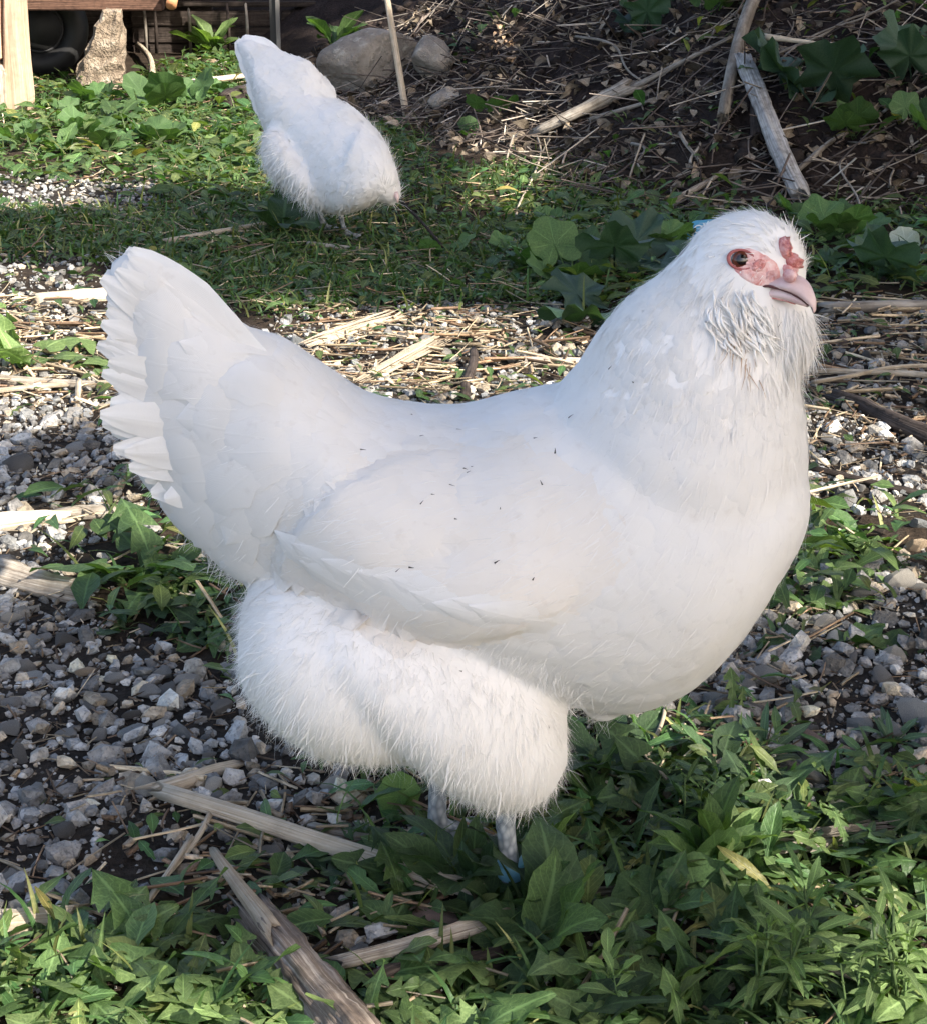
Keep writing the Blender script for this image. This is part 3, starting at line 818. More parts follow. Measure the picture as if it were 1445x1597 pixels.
for i, (px, py) in enumerate([(60,1490),(150,1500),(240,1490),(310,1520),(70,1560),(190,1570),(300,1590),(380,1600),(10,1540),(130,1640),(250,1650),(400,1560)]):
    kd = 'dand_lt' if i % 2 else 'dand'
    plant('dandelion', px, py, kd, 9, random.uniform(.055, .08), near(px, py, kd, 'dandelion'), group=g, spread=(0.2, 0.95), seed=80 + i)
g = 'dandelions along the bottom edge'
for i, (px, py) in enumerate([(620,1590),(700,1600),(790,1590),(560,1640),(680,1660),(860,1600),(1020,1570),(1080,1600),(1130,1530),(1000,1640),(1290,1550),(1250,1640),(1440,1560)]):
    kd = ('dand_lt', 'dand', 'dand_dk')[i % 3]
    plant('dandelion', px, py, kd, 8, random.uniform(.07, .10), near(px, py, kd, 'dandelion'), group=g, spread=(0.2, 1.0), seed=100 + i)
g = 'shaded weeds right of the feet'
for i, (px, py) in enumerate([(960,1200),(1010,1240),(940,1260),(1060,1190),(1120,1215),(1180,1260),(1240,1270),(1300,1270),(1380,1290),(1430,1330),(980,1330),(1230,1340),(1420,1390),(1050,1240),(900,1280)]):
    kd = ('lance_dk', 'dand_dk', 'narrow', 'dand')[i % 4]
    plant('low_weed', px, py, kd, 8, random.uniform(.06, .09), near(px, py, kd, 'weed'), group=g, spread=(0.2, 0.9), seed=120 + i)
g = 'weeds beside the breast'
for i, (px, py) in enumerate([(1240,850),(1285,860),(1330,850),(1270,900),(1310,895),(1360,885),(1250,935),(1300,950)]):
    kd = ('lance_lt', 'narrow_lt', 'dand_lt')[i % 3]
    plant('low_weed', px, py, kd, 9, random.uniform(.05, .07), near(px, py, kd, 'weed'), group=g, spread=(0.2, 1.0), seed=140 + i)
g = 'round leaved weeds under the bank'
for i, (px, py) in enumerate([(800,400),(840,420),(760,430),(1020,390),(860,360),(1350,420),(1290,420),(1250,350),(1390,350),(690,400)]):
    kd = ('mallow', 'round', 'lance_dk')[i % 3]
    plant('low_weed', px, py, kd, 6, random.uniform(.06, .09), near(px, py, kd, 'weed'), group=g, spread=(0.2, 0.9), seed=160 + i)

# ---- what nobody could count: ground cover, grass
mini = [leaf_grid(w_lance(0.20, 0.6), 5, 3, 0.4, 0.3, 0.02, 3), leaf_grid(w_lance(0.27, 0.55), 5, 3, 0.25, 0.3, 0.03, 5),
        leaf_grid(w_lance(0.12, 0.5), 5, 3, 0.5, 0.25, 0.02, 7), leaf_grid(w_dand(0.2, 3, 2), 9, 3, 0.4, 0.25, 0.03, 8, back=.5)]
def leaf_stuff(P, size, el=(0.0, 0.8), lift=0.012, tmpl=None):
    parts = []; n = len(P); tmpl = tmpl or mini
    w = RNG.integers(0, len(tmpl), n)
    for i, (tv, tf, uv) in enumerate(tmpl):
        p = P[w == i]; m = len(p)
        if not m: continue
        s = size[0] + (size[1] - size[0]) * RNG.uniform(0, 1, m) ** 1.6
        R = rotm(RNG.uniform(0, 6.28, m), RNG.uniform(*el, m), RNG.normal(0, .35, m)) * s[:, None, None]
        c = np.array([1.0, 1.0, 1.0]) * np.exp(RNG.normal(0, .25, m))[:, None]
        c[:, 0] *= RNG.uniform(0.8, 1.35, m)
        yl = RNG.uniform(0, 1, m) < .05; c[yl] *= (2.1, 1.35, 1.2)
        parts.append(inst(tv, [tf], R, p + np.array([0, 0, 1.0]) * (RNG.uniform(0, lift, m))[:, None], uv, c))
    return parts
lp = leaf_stuff(sample(1000, 'bottom', (-0.65, 0.65), (0.8, 1.5)), (0.02, 0.055), (0.0, 1.1), 0.015, dand + lance[:2] + narrow[:2] + dand)
lp += leaf_stuff(sample(7000, 'cover', (-1.9, 1.4), (1.4, 6.6)), (0.02, 0.065), lift=0.03)
lp += leaf_stuff(sample(4200, 'thin_grass', (-0.9, 1.3), (0.9, 5.0)), (0.018, 0.045))
lp += leaf_stuff(sample(5000, 'grass', (-1.6, 1.2), (2.0, 4.6)), (0.015, 0.04))
lp += leaf_stuff(sample(1100, 'thin_gravel', (-1.1, 1.2), (0.9, 3.4)), (0.012, 0.03))
xb = RNG.uniform(-.5, 1.9, 6000); yb = RNG.uniform(3.5, 5.8, 6000); kb = (bank_s(xb, yb) > -.1) & (fbm(xb * 2.2, yb * 2.2, 2, 61) > .02)
Pb_ = np.stack([xb, yb, terrain(xb, yb)], -1)[kb][:900]
lp += leaf_stuff(Pb_, (.02, .065), (0.1, 1.2), .03)
lp += leaf_stuff(sample(900, 'behind', (-.7, .7), (1.0, 2.4)), (.015, .045))
V, F, U, C = join(lp)
tag(obj('ground_cover', mesh_np('ground_cover', V, F, M_LEAF_MD, True, C, U)), 'low green weeds and small leaves covering the yard', 'weeds', kind='stuff')

bl = [leaf_grid(lambda v: 0.030 * (1 - v ** 2.2) + .001, 5, 3, d, 0.5, 0.0, 1) for d in (0.3, 0.7, 1.1)]
def blades(P, hgt):
    parts = []; n = len(P); w = RNG.integers(0, 3, n)
    for i, (tv, tf, uv) in enumerate(bl):
        p = P[w == i]; m = len(p)
        s = hgt[0] + (hgt[1] - hgt[0]) * RNG.uniform(0, 1, m) ** 1.5
        R = rotm(RNG.uniform(0, 6.28, m), RNG.uniform(0.5, 1.5, m), RNG.normal(0, .3, m)) * s[:, None, None]
        R[:, :, 0] *= np.clip(0.07 / s, 0.9, 2.2)[:, None]
        c = np.exp(RNG.normal(0, .22, m))[:, None] * np.array([1.0, 1, 1]); c[:, 0] *= RNG.uniform(.75, 1.5, m)
        k = RNG.uniform(0, 1, m) < 0.05; c[k] = (4.5, 2.6, 3.5)
        parts.append(inst(tv, [tf], R, p, uv, c))
    return parts
gp = blades(sample(9500, 'grass', (-1.6, 1.2), (2.0, 4.6)), (0.02, 0.058))
gp += blades(sample(3000, 'thin_grass', (-1.2, 1.3), (1.5, 5.0)), (0.025, 0.07))
gp += blades(sample(1500, 'bottom', (-0.5, 0.6), (0.8, 1.5)), (0.025, 0.06))
gp += blades(sample(2500, 'cover', (-1.9, 1.4), (1.4, 6.6)), (0.03, 0.09))
V, F, U, C = join(gp)
tag(obj('grass', mesh_np('grass', V, F, M_GRASS, True, C, U)), 'short green grass growing across the yard', 'grass', kind='stuff')
# ---------------------------------------------------------------- sticks, stalks, litter
def stick(name, p0, p1, w0, w1, mat, label, group=None, bend=0.02, rough=0.08, jag=1.2, lift=0.4, ns=12, n=14, ridges=.12, h0=0.0, h1=0.0, cat='stick', seed=None):
    """a stick lying between two photo pixels; w0,w1 = its width there in photo pixels"""
    sd = seed if seed is not None else int(p0[0] * 7 + p1[1] * 3) & 0xffff
    r = np.random.default_rng(sd)
    a, b = np.array(G(*p0)), np.array(G(*p1))
    ra, rb = w0 * mpp(a) / 2, w1 * mpp(b) / 2
    a[2] += ra * lift + h0; b[2] += rb * lift + h1
    L = np.linalg.norm(b - a)
    d = (b - a) / L; sidev = np.cross(d, [0, 0, 1]); sidev /= np.linalg.norm(sidev) + 1e-9
    pts, rad = [], []
    c1, c2 = r.normal(0, bend, 2)
    for i in range(n):
        f = i / (n - 1)
        k = math.sin(f * math.pi) * c1 + math.sin(f * 2 * math.pi) * c2 * .6
        pts.append(a + (b - a) * f + sidev * k * L + np.array([0, 0, abs(k) * L * .3]))
        rad.append((ra + (rb - ra) * f) * (1 + rough * .35 * r.normal()))
    me = tube_mesh(pts, rad, mat, ns, name, jag, rough, sd, True, ridges)
    for v in me.vertices: v.co -= Vector(pts[0])
    return tag(obj(name, me, None, Vector(pts[0])), label, cat, group)

def split_wood(name, p0, p1, w, nf, mat, label, cat='split wood', spread=0.5, fray=0.12, h=0.006, seed=1):
    """a frayed piece of split wood: many fibres side by side, one mesh"""
    r = np.random.default_rng(seed)
    a, b = np.array(G(*p0)), np.array(G(*p1))
    W = w * mpp(a); L = np.linalg.norm(b - a); d = (b - a) / L
    s = np.cross(d, [0, 0, 1]); s /= np.linalg.norm(s)
    Vs, Fs, Us, off = [], [], [], 0
    for i in range(nf):
        u = r.uniform(-.5, .5); q = r.uniform(0, 1)
        f0, f1 = sorted((max(-.03, r.normal(0, fray)), min(1.05, 1 + r.normal(0, fray))))
        th = W / nf * r.uniform(.8, 2.2)
        pts = []
        for k in range(5):
            f = f0 + (f1 - f0) * k / 4
            pts.append(a + (b - a) * f + s * (u * W * (1 + spread * (f - .5))) + np.array([0, 0, h + W * .35 * q * (1 - abs(2 * u)) + r.normal(0, .0012)]))
        pts = np.array(pts)
        for k in range(5):
            wv = th * (0.35 if k in (0, 4) else 1)
            for (cu, cv) in ((-1, -.5), (1, -.5), (.7, .6), (-.7, .6)):
                Vs.append(pts[k] + s * cu * wv / 2 + np.array([0, 0, cv * wv * .7])); Us.append(((cu + 1) / 2 + i * .31, k * L))
        g = grid_faces(5, 4, True) + off
        Fs.append(g); Fs.append(np.array([(off, off + 1, off + 2, off + 3), (off + 19, off + 18, off + 17, off + 16)])); off += 20
    V = np.array(Vs) - a
    me = mesh_np(name, V, [np.concatenate(Fs)], mat, False, None, np.array(Us))
    return tag(obj(name, me, None, Vector(a)), label, cat)

# bottom log with the pale bare tip
lg = stick('broken_log', (404, 1456), (562, 1660), 56, 86, M_BARK, 'thick rough barked log with a bare pale tip at the bottom', bend=.003, rough=.05, jag=1.2, ns=44, n=40, ridges=.30, h0=.008, h1=.010, cat='log')
tip = stick('bare_tip', (338, 1375), (428, 1488), 15, 36, M_WOODP, None, bend=.006, rough=.06, ns=9, h0=.022, h1=.014)
for k in ('category', 'label'):
    if k in tip: del tip[k]
tip.parent = lg; tip.location = tip.location - lg.location
stick('dry_stalk', (262, 1262), (730, 1412), 26, 30, M_WOODP, 'long pale dry stalk running to the hen feet through the straw', bend=.006, rough=.05, h0=.012, h1=.012)
stick('dry_stalk', (250, 1250), (360, 1200), 26, 20, M_WOODP, 'short pale broken stalk left of the straw patch', rough=.07, h0=.008)
stick('dry_stalk', (488, 1302), (648, 1338), 14, 17, M_WOOD, 'thinner pale stalk lying above the long one near the far foot', h0=.006, h1=.006)
stick('dry_stalk', (300, 1330), (170, 1480), 9, 7, M_STRAW, 'thin straw stem crossing the straw patch, leaning left', h0=.012)
stick('dry_stalk', (330, 1290), (215, 1440), 10, 7, M_STRAW, 'second thin straw stem beside the left leaning one', h0=.012)
stick('grey_branch', (535, 1528), (775, 1470), 26, 30, M_WOOD, 'grey weathered branch with peeling bark right of the log', rough=.12, h0=.012, h1=.016)
stick('dark_branch', (590, 1545), (778, 1502), 44, 40, M_DKWOOD, 'dark rotten branch under the grey weathered branch', rough=.15, h0=.0, h1=.0)
split_wood('splintered_board', (1068, 1345), (1385, 1310), 62, 34, M_WOOD, 'splintered pale board end lying in the dark leaves at right', fray=.10, seed=3)
split_wood('splintered_board', (870, 1408), (1125, 1395), 34, 20, M_STEM, 'grey split wood behind the heart shaped leaf', seed=4)
split_wood('split_wood', (560, 606), (692, 532), 40, 22, M_WOODP, 'pale split wood resting just above the back of the hen', seed=5, spread=.4)
split_wood('split_wood', (478, 545), (612, 498), 36, 22, M_WOODP, 'bundle of pale straw splinters behind the hollow of the back', seed=6, spread=.7)
stick('wood_chunk', (58, 476), (165, 466), 22, 26, M_WOODP, 'pale cut stick behind the tip of the tail', bend=.003, rough=.05, jag=.3, h0=.004)
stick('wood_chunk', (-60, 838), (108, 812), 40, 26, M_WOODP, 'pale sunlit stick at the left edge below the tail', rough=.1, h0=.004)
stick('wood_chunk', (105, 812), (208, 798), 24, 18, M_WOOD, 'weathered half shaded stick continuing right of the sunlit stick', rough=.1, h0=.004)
stick('wood_chunk', (20, 910), (108, 932), 46, 40, M_WOOD, 'grey weathered wood block on the gravel below the dandelion', rough=.12, h0=.0)
stick('wood_chunk', (-70, 1462), (108, 1440), 44, 38, M_WOODP, 'pale wood chunk at the left edge above the bottom leaves', rough=.12, h0=.004)
stick('brown_twig', (-80, 596), (172, 606), 22, 15, M_WOOD, 'brown stem lying flat at the left edge behind the tail', rough=.08, h0=.004)
stick('brown_twig', (-60, 628), (172, 598), 9, 8, M_STRAW, 'thin straw stem crossing the brown stem at left', h0=.01)
stick('brown_twig', (118, 668), (124, 610), 10, 9, M_STRAW, 'short upright straw stub left of the tail', h1=.012)
stick('bark_branch', (838, 218), (976, 156), 14, 24, M_WOOD, 'bare broken branch with peeling bark at the foot of the bank', rough=.12, h0=.015, h1=.02)
stick('bark_branch', (976, 156), (1140, 72), 10, 6, M_STEM, 'thin dark stem carrying on up the bank from the broken branch', h0=.02, h1=.02)
stick('bark_branch', (920, 195), (1010, 168), 7, 6, M_STEM, 'fine pale twig under the broken branch', h0=.012, h1=.012)
stick('grey_post', (1246, 322), (1158, 122), 27, 26, M_GREYW, 'thick grey broken stick leaning on the bank behind the hen head', bend=.004, rough=.09, jag=.8, ns=22, n=26, ridges=.25, h0=.02, h1=.03)
stick('leaning_branch', (1125, 205), (1225, -40), 20, 22, M_STEM, 'brown branch leaning up to the top edge of the photo', rough=.1, h0=.03, h1=.10)
stick('leaning_branch', (1165, 130), (1178, 225), 16, 22, M_DKWOOD, 'dark short stub beside the thick grey stick', rough=.12, h0=.02, h1=.01)
stick('pale_splinter', (1190, 130), (1268, 140), 9, 5, M_WOODP, 'pale splinter lying across the large lobed leaf', h0=.10, h1=.10)
stick('pale_twig', (1242, 278), (1318, 222), 10, 8, M_STEM, 'pale twig right of the thick grey stick', h0=.015, h1=.02)
stick('pale_twig', (1042, 334), (1128, 280), 13, 6, M_STEM, 'pale twig on the bank just above the blue tag', h0=.015, h1=.02)
for i, (a, b, w, l) in enumerate([((1205,100),(1378,30),5,'long thin stem across the bank above the lobed leaf'),((1212,112),(1440,-10),4,'second long thin stem above the lobed leaf'),((1365,60),(1445,78),6,'short pale twig near the top right corner'),((1375,190),(1470,135),5,'thin stem reaching the right edge over the round leaves'),((1060,225),(1092,270),7,'curved pale rootlet in the middle of the bank'),((1075,270),(1090,240),6,'short pale rootlet joining the curved one'),((985,238),(1000,280),5,'bent rootlet left of the curved one'),((1340,345),(1330,255),4,'fine upright stem above the round leaves at bank foot'),((900,70),(1000,140),5,'thin stem slanting down the upper bank'),((1110,65),(1195,-10),5,'thin dry stem by the leaning branch')]):
    stick('dry_twig', *((a, b, w, w * .7, M_STEM, l)), bend=.05, rough=.05, h0=.02, h1=.02, ns=6)
stick('straw_stalk', (806, 398), (833, 205), 4, 3, M_STRAW, 'tall thin grass stem standing in the middle background', bend=.02, h0=0, h1=.0, ns=5, jag=0)
rod = G(634, 182)
def upright(name, base_px, top_px, Y_top_off, w, mat, label, cat, rough=.03, ns=8, group=None):
    b = np.array(G(*base_px)); tpt = plane_pt(top_px[0], top_px[1], b[1] + Y_top_off)
    pts = [b + (tpt - b) * f for f in np.linspace(-.05, 1, 10)]
    r = w * mpp(b) / 2
    me = tube_mesh(pts, [r * (1 - .15 * f) for f in np.linspace(0, 1, 10)], mat, ns, name, .2, rough, int(base_px[0]))
    for v in me.vertices: v.co -= Vector(b)
    return tag(obj(name, me, None, Vector(b)), label, cat, group)
upright('pale_cane', (634, 182), (598, -40), 0.10, 11, M_WOODP, 'pale thin cane standing right of the second hen', 'cane')
stick('dark_twig', (556, 296), (690, 402), 6, 5, M_DKWOOD, 'dark twig reaching from the second hen head to the grass', h0=.085, h1=.02, ns=6)
stick('pale_stick', (262, 384), (462, 356), 12, 6, M_WOODP, 'long pale stick on the ground in front of the second hen', bend=.012, h0=.006, h1=.02)
stick('pale_stick', (100, 330), (250, 350), 7, 6, M_STEM, 'thin grey twig left of the long pale stick', bend=.05, h0=.01)
stick('pale_stick', (484, 388), (620, 398), 12, 8, M_WOOD, 'grey stick below the feet of the second hen', h0=.004)
stick('white_stake', (238, 132), (216, 84), 10, 9, M_WOODP, 'short whitish stake lying in sun far back left', h0=.02, h1=.03)
stick('pale_stick', (298, 146), (388, 134), 10, 8, M_WOODP, 'pale stick lying left of the second hen tail', h0=.03, h1=.03)
stick('brown_plank', (352, 168), (396, 148), 34, 30, M_DKWOOD, 'brown rotten plank behind the second hen tail', h0=.0)
stick('dark_branch', (1300, 628), (1470, 700), 24, 34, M_DKWOOD, 'dark brown branch at the right edge behind the breast', rough=.14, bend=.02, h0=.006, h1=.006)
stick('dark_branch', (1262, 738), (1470, 782), 9, 14, M_DKWOOD, 'thin dark branch below the larger dark one at right', rough=.1, h0=.006)
stick('grey_branch', (1292, 490), (1480, 486), 17, 17, M_STEM, 'grey straight branch right of the beak', rough=.08, h0=.008, h1=.008)
stick('straw_stalk', (1262, 592), (1470, 600), 9, 10, M_STRAW, 'long straw stem right of the hen neck', h0=.012, h1=.01)
stick('straw_stalk', (1268, 612), (1470, 584), 7, 7, M_STRAW, 'straw stem crossing the long one right of the neck', h0=.014, h1=.012)
stick('straw_stalk', (1240, 812), (1362, 782), 6, 4, M_STRAW, 'pale straw on the weeds beside the breast', h0=.03, h1=.03)
stick('brown_twig', (820, 572), (905, 566), 16, 12, M_WOOD, 'brown wood bit behind the base of the neck', h0=.004)
stick('brown_twig', (725, 625), (738, 572), 18, 14, M_DKWOOD, 'dark stub standing just above the back of the hen', h1=.02)
stick('dark_branch', (1180, 1090), (1340, 1096), 9, 8, M_DKWOOD, 'thin dark twig across the right gravel', h0=.006)
stick('pale_stick', (1030, 1178), (1095, 1165), 18, 14, M_WOOD, 'small pale stick in the weeds below the breast', h0=.006)
stick('pale_stick', (1008, 1210), (1035, 1140), 8, 6, M_WOODP, 'knotted pale twig crossing the small stick below the breast', h0=.01, h1=.02)
# reddish flat stone
o = stone(672, 1442, 92, 'reddish', 'reddish grey flat stone in front of the far foot', i=3, flat=.6)

# ---- straw and stem litter, dry leaf litter
tv0 = []
for k in range(4):
    for a in (0, 2.1, 4.2): tv0.append((0.5 * math.cos(a), k / 3 - .5, 0.5 * math.sin(a)))
tv0 = np.array(tv0); tf0 = grid_faces(4, 3, True); uv0 = np.array([((i % 3) / 3, (i // 3) / 3) for i in range(12)])
def stems(P, L, W, yaw=None, el=0.12, cols=((1, 1, 1),), lift=0.006):
    n = len(P)
    l = L[0] * (L[1] / L[0]) ** (RNG.uniform(0, 1, n) ** 1.5); w = RNG.uniform(*W, n)
    y = RNG.uniform(0, 6.28, n) if yaw is None else RNG.normal(yaw[0], yaw[1], n)
    R = rotm(y, RNG.normal(0, el, n))
    R = R * np.stack([w, l, w * .7], -1)[:, None, :]
    bendy = RNG.normal(0, 0.12, n)
    V = np.tile(tv0, (n, 1, 1)); V[:, :, 0] += (bendy / w * l * 0.35)[:, None] * (V[:, :, 1] ** 2 - .1) * 2
    T = P + np.array([0, 0, 1.0]) * (RNG.uniform(0, 1, n) * lift + w * .5)[:, None]
    V = np.einsum('nij,nkj->nki', R, V) + T[:, None]
    F = (tf0[None] + (np.arange(n) * 12)[:, None, None]).reshape(-1, 4)
    c = np.array(cols)[RNG.integers(0, len(cols), n)] * np.exp(RNG.normal(0, .3, n))[:, None]
    return V.reshape(-1, 3), [F], np.tile(uv0, (n, 1)) + np.repeat(RNG.uniform(0, 9, (n, 2)), 12, 0), np.repeat(c, 12, 0)
warm = ((1, .95, .85), (1.1, 1.0, .85), (.7, .55, .45), (.45, .35, .3), (1.3, 1.25, 1.15))
sp = [stems(sample(500, 'behind', (-.7, .7), (1.0, 2.4)), (0.015, 0.09), (0.0015, 0.004), None, .12, warm, .012), stems(sample(1700, 'straw', (-1.2, 1.3), (0.9, 3.2)), (0.015, 0.11), (0.0015, 0.004), None, .12, warm, .014),
      stems(sample(900, 'straw', (-1.2, 1.3), (0.9, 3.2)), (0.008, 0.035), (0.003, 0.008), None, .25, ((.4, .3, .24), (.8, .7, .6), (1.2, 1.1, 1)), .008),
      stems(sample(300, 'straw', (-1.2, 1.3), (0.9, 3.2)), (0.04, 0.14), (0.004, 0.009), (1.35, .45), .08, warm, .010),
      stems(sample(1100, 'gravel', (-0.8, 1.0), (0.9, 2.4)), (0.012, 0.05), (0.0008, 0.002), None, .15, warm, .008),
      stems(sample(2600, 'gravel', (-0.8, 1.0), (0.9, 2.4)), (0.006, 0.035), (0.0008, 0.0028), None, .3, ((.3, .24, .2), (.2, .16, .14), (.55, .45, .38)), .006),
      stems(sample(900, 'grass', (-1.6, 1.2), (2.0, 4.4)), (0.03, 0.15), (0.002, 0.004), None, .15, warm, .012),
      stems(sample(700, 'thin_grass', (-1.2, 1.3), (0.9, 5.0)), (0.03, 0.12), (0.0015, 0.004), None, .15, warm, .012),
      stems(sample(500, 'cover', (-1.9, 1.4), (1.4, 6.6)), (0.03, 0.15), (0.002, 0.005), None, .2, warm, .02)]
V, F, U, C = join(sp)
tag(obj('straw_litter', mesh_np('straw_litter', V, F, M_STRAW, True, C, U)), 'loose dry straw and stem bits scattered over the yard', 'straw', kind='stuff')
x = RNG.uniform(-0.7, 1.9, 16000); y = RNG.uniform(3.5, 6.0, 16000)
k = bank_s(x, y) > -0.12; x, y = x[k][:9500], y[k][:9500]
P = np.stack([x, y, terrain(x, y)], -1)
dk = ((.95, .9, .88), (.7, .63, .62), (.45, .39, .38), (.27, .23, .23), (1.7, 1.66, 1.6))
sp = [stems(P[:2300], (0.05, 0.36), (0.0025, 0.0065), (-1.0, .6), .35, dk, .04), stems(P[2300:6300], (0.02, 0.10), (0.002, 0.006), None, .4, dk, .02)]
curl = leaf_grid(w_lance(0.28, 0.5), 4, 3, 0.9, 0.6, 0.12, 4)
p = P[6300:]; m = len(p); s = RNG.uniform(.015, .055, m)
cc = np.array([[.8, .72, .62]]) * np.exp(RNG.normal(-.2, .5, m))[:, None]
sp.append(inst(curl[0], [curl[1]], rotm(RNG.uniform(0, 6.28, m), RNG.normal(.3, .6, m), RNG.normal(0, .9, m)) * s[:, None, None], p + np.array([0, 0, .008]), curl[2], cc))
V, F, U, C = join(sp)
tag(obj('bank_litter', mesh_np('bank_litter', V, F, M_STEM, True, C, U)), 'tangled dry stems and dead leaves on the shaded bank', 'litter', kind='stuff')

# blue tag with white letters at the foot of the bank, behind the hen's head
t = NT('blue_plastic'); M_BLUE = t.done(t.princ((0.10, 0.36, 0.62), 0.35, **{'Specular IOR Level': .5}).outputs[0])
t = NT('white_print'); M_WPRINT = t.done(t.princ((0.75, 0.82, 0.86), 0.5).outputs[0])
q = G(1086, 380) + Vector((0, -.02, .008)); m_ = mpp(q) * 1.15
tg = empty('blue_tag', q, 'curled blue plastic tag with white letters behind the head of the big hen', 'tag')
out = [(-40, 3), (-25, 16), (-5, 26), (20, 28), (48, 24), (40, 6), (10, 0), (-20, 1)]
Vt = np.array([(a * m_, 0.0, b * m_) for a, b in out] + [(a * m_, 0.0015, b * m_) for a, b in out])
n = len(out)
Vt[:, 1] += 0.10 * (Vt[:, 0] ** 2) / (50 * m_)
ff = [np.array([(i, (i + 1) % n, (i + 1) % n + n, i + n) for i in range(n)]), np.array([list(range(n))[::-1]]), np.array([list(range(n, 2 * n))])]
obj('tag_sheet', mesh_np('tag_sheet', Vt, ff, M_BLUE, False), tg, (0, 0, 0.004))
fc = bpy.data.curves.new('letters', 'FONT'); fc.body = 'NOK'; fc.size = 17 * m_; fc.extrude = 0.0004; fc.materials.append(M_WPRINT); fc.align_x = 'CENTER'
fo = bpy.data.objects.new('letters_tmp', fc); COL.objects.link(fo)
dg = bpy.context.evaluated_depsgraph_get()
fm = bpy.data.meshes.new_from_object(fo.evaluated_get(dg)); bpy.data.objects.remove(fo)
lo = obj('lettering', fm, tg, (0.0, -0.0025, 0.004 + 9 * m_), (math.pi / 2, math.radians(-20), 0)); fm.name = 'lettering'
# ---------------------------------------------------------------- back left: post, low deck, wheel, block, edging, rock
def box(name, lo, hi, mat, parent=None, bev=0.004, rot=None, loc=None, jit=0.0, seed=0):
    lo, hi = np.array(lo, float), np.array(hi, float)
    bm = bmesh.new(); bmesh.ops.create_cube(bm, size=1)
    for v in bm.verts: v.co = Vector((lo + hi) / 2 + np.array(v.co[:]) * (hi - lo))
    bmesh.ops.bevel(bm, geom=bm.edges[:], offset=bev, segments=2, affect='EDGES')
    uvl = bm.loops.layers.uv.new('UVMap')
    ax = int(np.argmax(hi - lo)); o1 = (ax + 1) % 3; o2 = (ax + 2) % 3
    for f in bm.faces:
        for l in f.loops: l[uvl].uv = ((l.vert.co[o1] + l.vert.co[o2]) * 6, l.vert.co[ax] * 3)
    me = bpy.data.meshes.new(name); bm.to_mesh(me); bm.free(); me.materials.append(mat)
    a = me.color_attributes.new('Col', 'FLOAT_COLOR', 'POINT'); a.data.foreach_set('color', np.ones(len(me.vertices) * 4, np.float32))
    return obj(name, me, parent, loc, rot)

# wooden post, split at the foot
pb = np.array(G(26, 176)); Yp = pb[1]
def post_piece(name, outline, y0, y1, mat, parent):
    P = [plane_pt(a, b, Yp) - pb for a, b in outline]
    n = len(P); V = [(p[0], y0, p[2]) for p in P] + [(p[0], y1, p[2]) for p in P]
    ff = [np.array([(i, (i + 1) % n, (i + 1) % n + n, i + n) for i in range(n)])[:, ::-1]]
    bm = bmesh.new(); vs = [bm.verts.new(v) for v in V]
    bm.faces.new(vs[:n]); bm.faces.new(vs[n:][::-1])
    for i in range(n): bm.faces.new((vs[i], vs[i + n], vs[(i + 1) % n + n], vs[(i + 1) % n]))
    bmesh.ops.recalc_face_normals(bm, faces=bm.faces[:])
    bmesh.ops.bevel(bm, geom=bm.edges[:], offset=.006, segments=2, affect='EDGES')
    uvl = bm.loops.layers.uv.new('UVMap')
    for f in bm.faces:
        for l in f.loops: l[uvl].uv = ((l.vert.co.x + l.vert.co.y) * 5, l.vert.co.z * 2)
    me = bpy.data.meshes.new(name); bm.to_mesh(me); bm.free(); me.materials.append(mat)
    a = me.color_attributes.new('Col', 'FLOAT_COLOR', 'POINT'); a.data.foreach_set('color', np.ones(len(me.vertices) * 4, np.float32))
    return obj(name, me, parent)
wp = empty('wooden_post', Vector(pb), 'sunlit split wooden post at the top left corner', 'post')
post_piece('post_body', [(6, 182), (8, 100), (4, -900), (32, -900), (34, 0), (40, 90), (47, 155), (44, 182)], -.03, .07, M_POST, wp)
post_piece('side_plank', [(-90, 182), (-90, 90), (4, 96), (14, 110), (14, 160), (10, 182)], -.05, .03, M_WOOD, wp)
post_piece('outer_plank', [(-95, 95), (-95, -900), (1, -900), (3, 40), (6, 92)], -.035, .03, M_POST, wp)

# low deck: front beam and boards running back, dark underneath
dk_ = empty('low_deck', Vector((-0.95, 5.75, 0)), 'low dark wooden deck with a round beam end at the top left', 'deck')
zb = plane_pt(100, 14, 5.75)[2]
x0, x1 = plane_pt(-260, 14, 5.75)[0] + .95, plane_pt(258, 14, 5.75)[0] + .95
M_RUST = mat_fibre('rust_brown_beam', (0.05, 0.028, 0.020), (0.10, 0.055, 0.038), (0.16, 0.09, 0.06), 0.8, 0.5)
box('front_beam', (x0, -.05, zb), (x1, .0, zb + .12), M_RUST, dk_)
for i in range(9):
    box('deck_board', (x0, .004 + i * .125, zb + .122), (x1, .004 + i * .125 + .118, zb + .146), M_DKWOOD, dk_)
box('back_shade_board', (x0, 1.05, -.05), (x1, 1.09, zb + .12), M_DKWOOD, dk_)  # boards added to close in the deck and keep its underside dark
box('side_shade_board', (x0 - .03, .02, -.05), (x0, 1.09, zb + .12), M_DKWOOD, dk_)
be = plane_pt(271, 6, 5.66)
t = NT('cut_wood_end'); M_END = t.done(t.princ(t.ramp(t.noise(t.coord('Object'), 90, 4), [(.3, (.36, .16, .07)), (.7, (.55, .27, .13))]), .7).outputs[0])
hb = tube_mesh([(be[0] + .95 - .02, be[1] - 5.75 + .25, be[2] + .10), (be[0] + .95, be[1] - 5.75, be[2] + .03), (be[0] + .95, be[1] - 5.75 - .05, be[2])], [.016, .018, .017], M_END, 10, 'handle_end', 0)
obj('handle_end', hb, dk_)

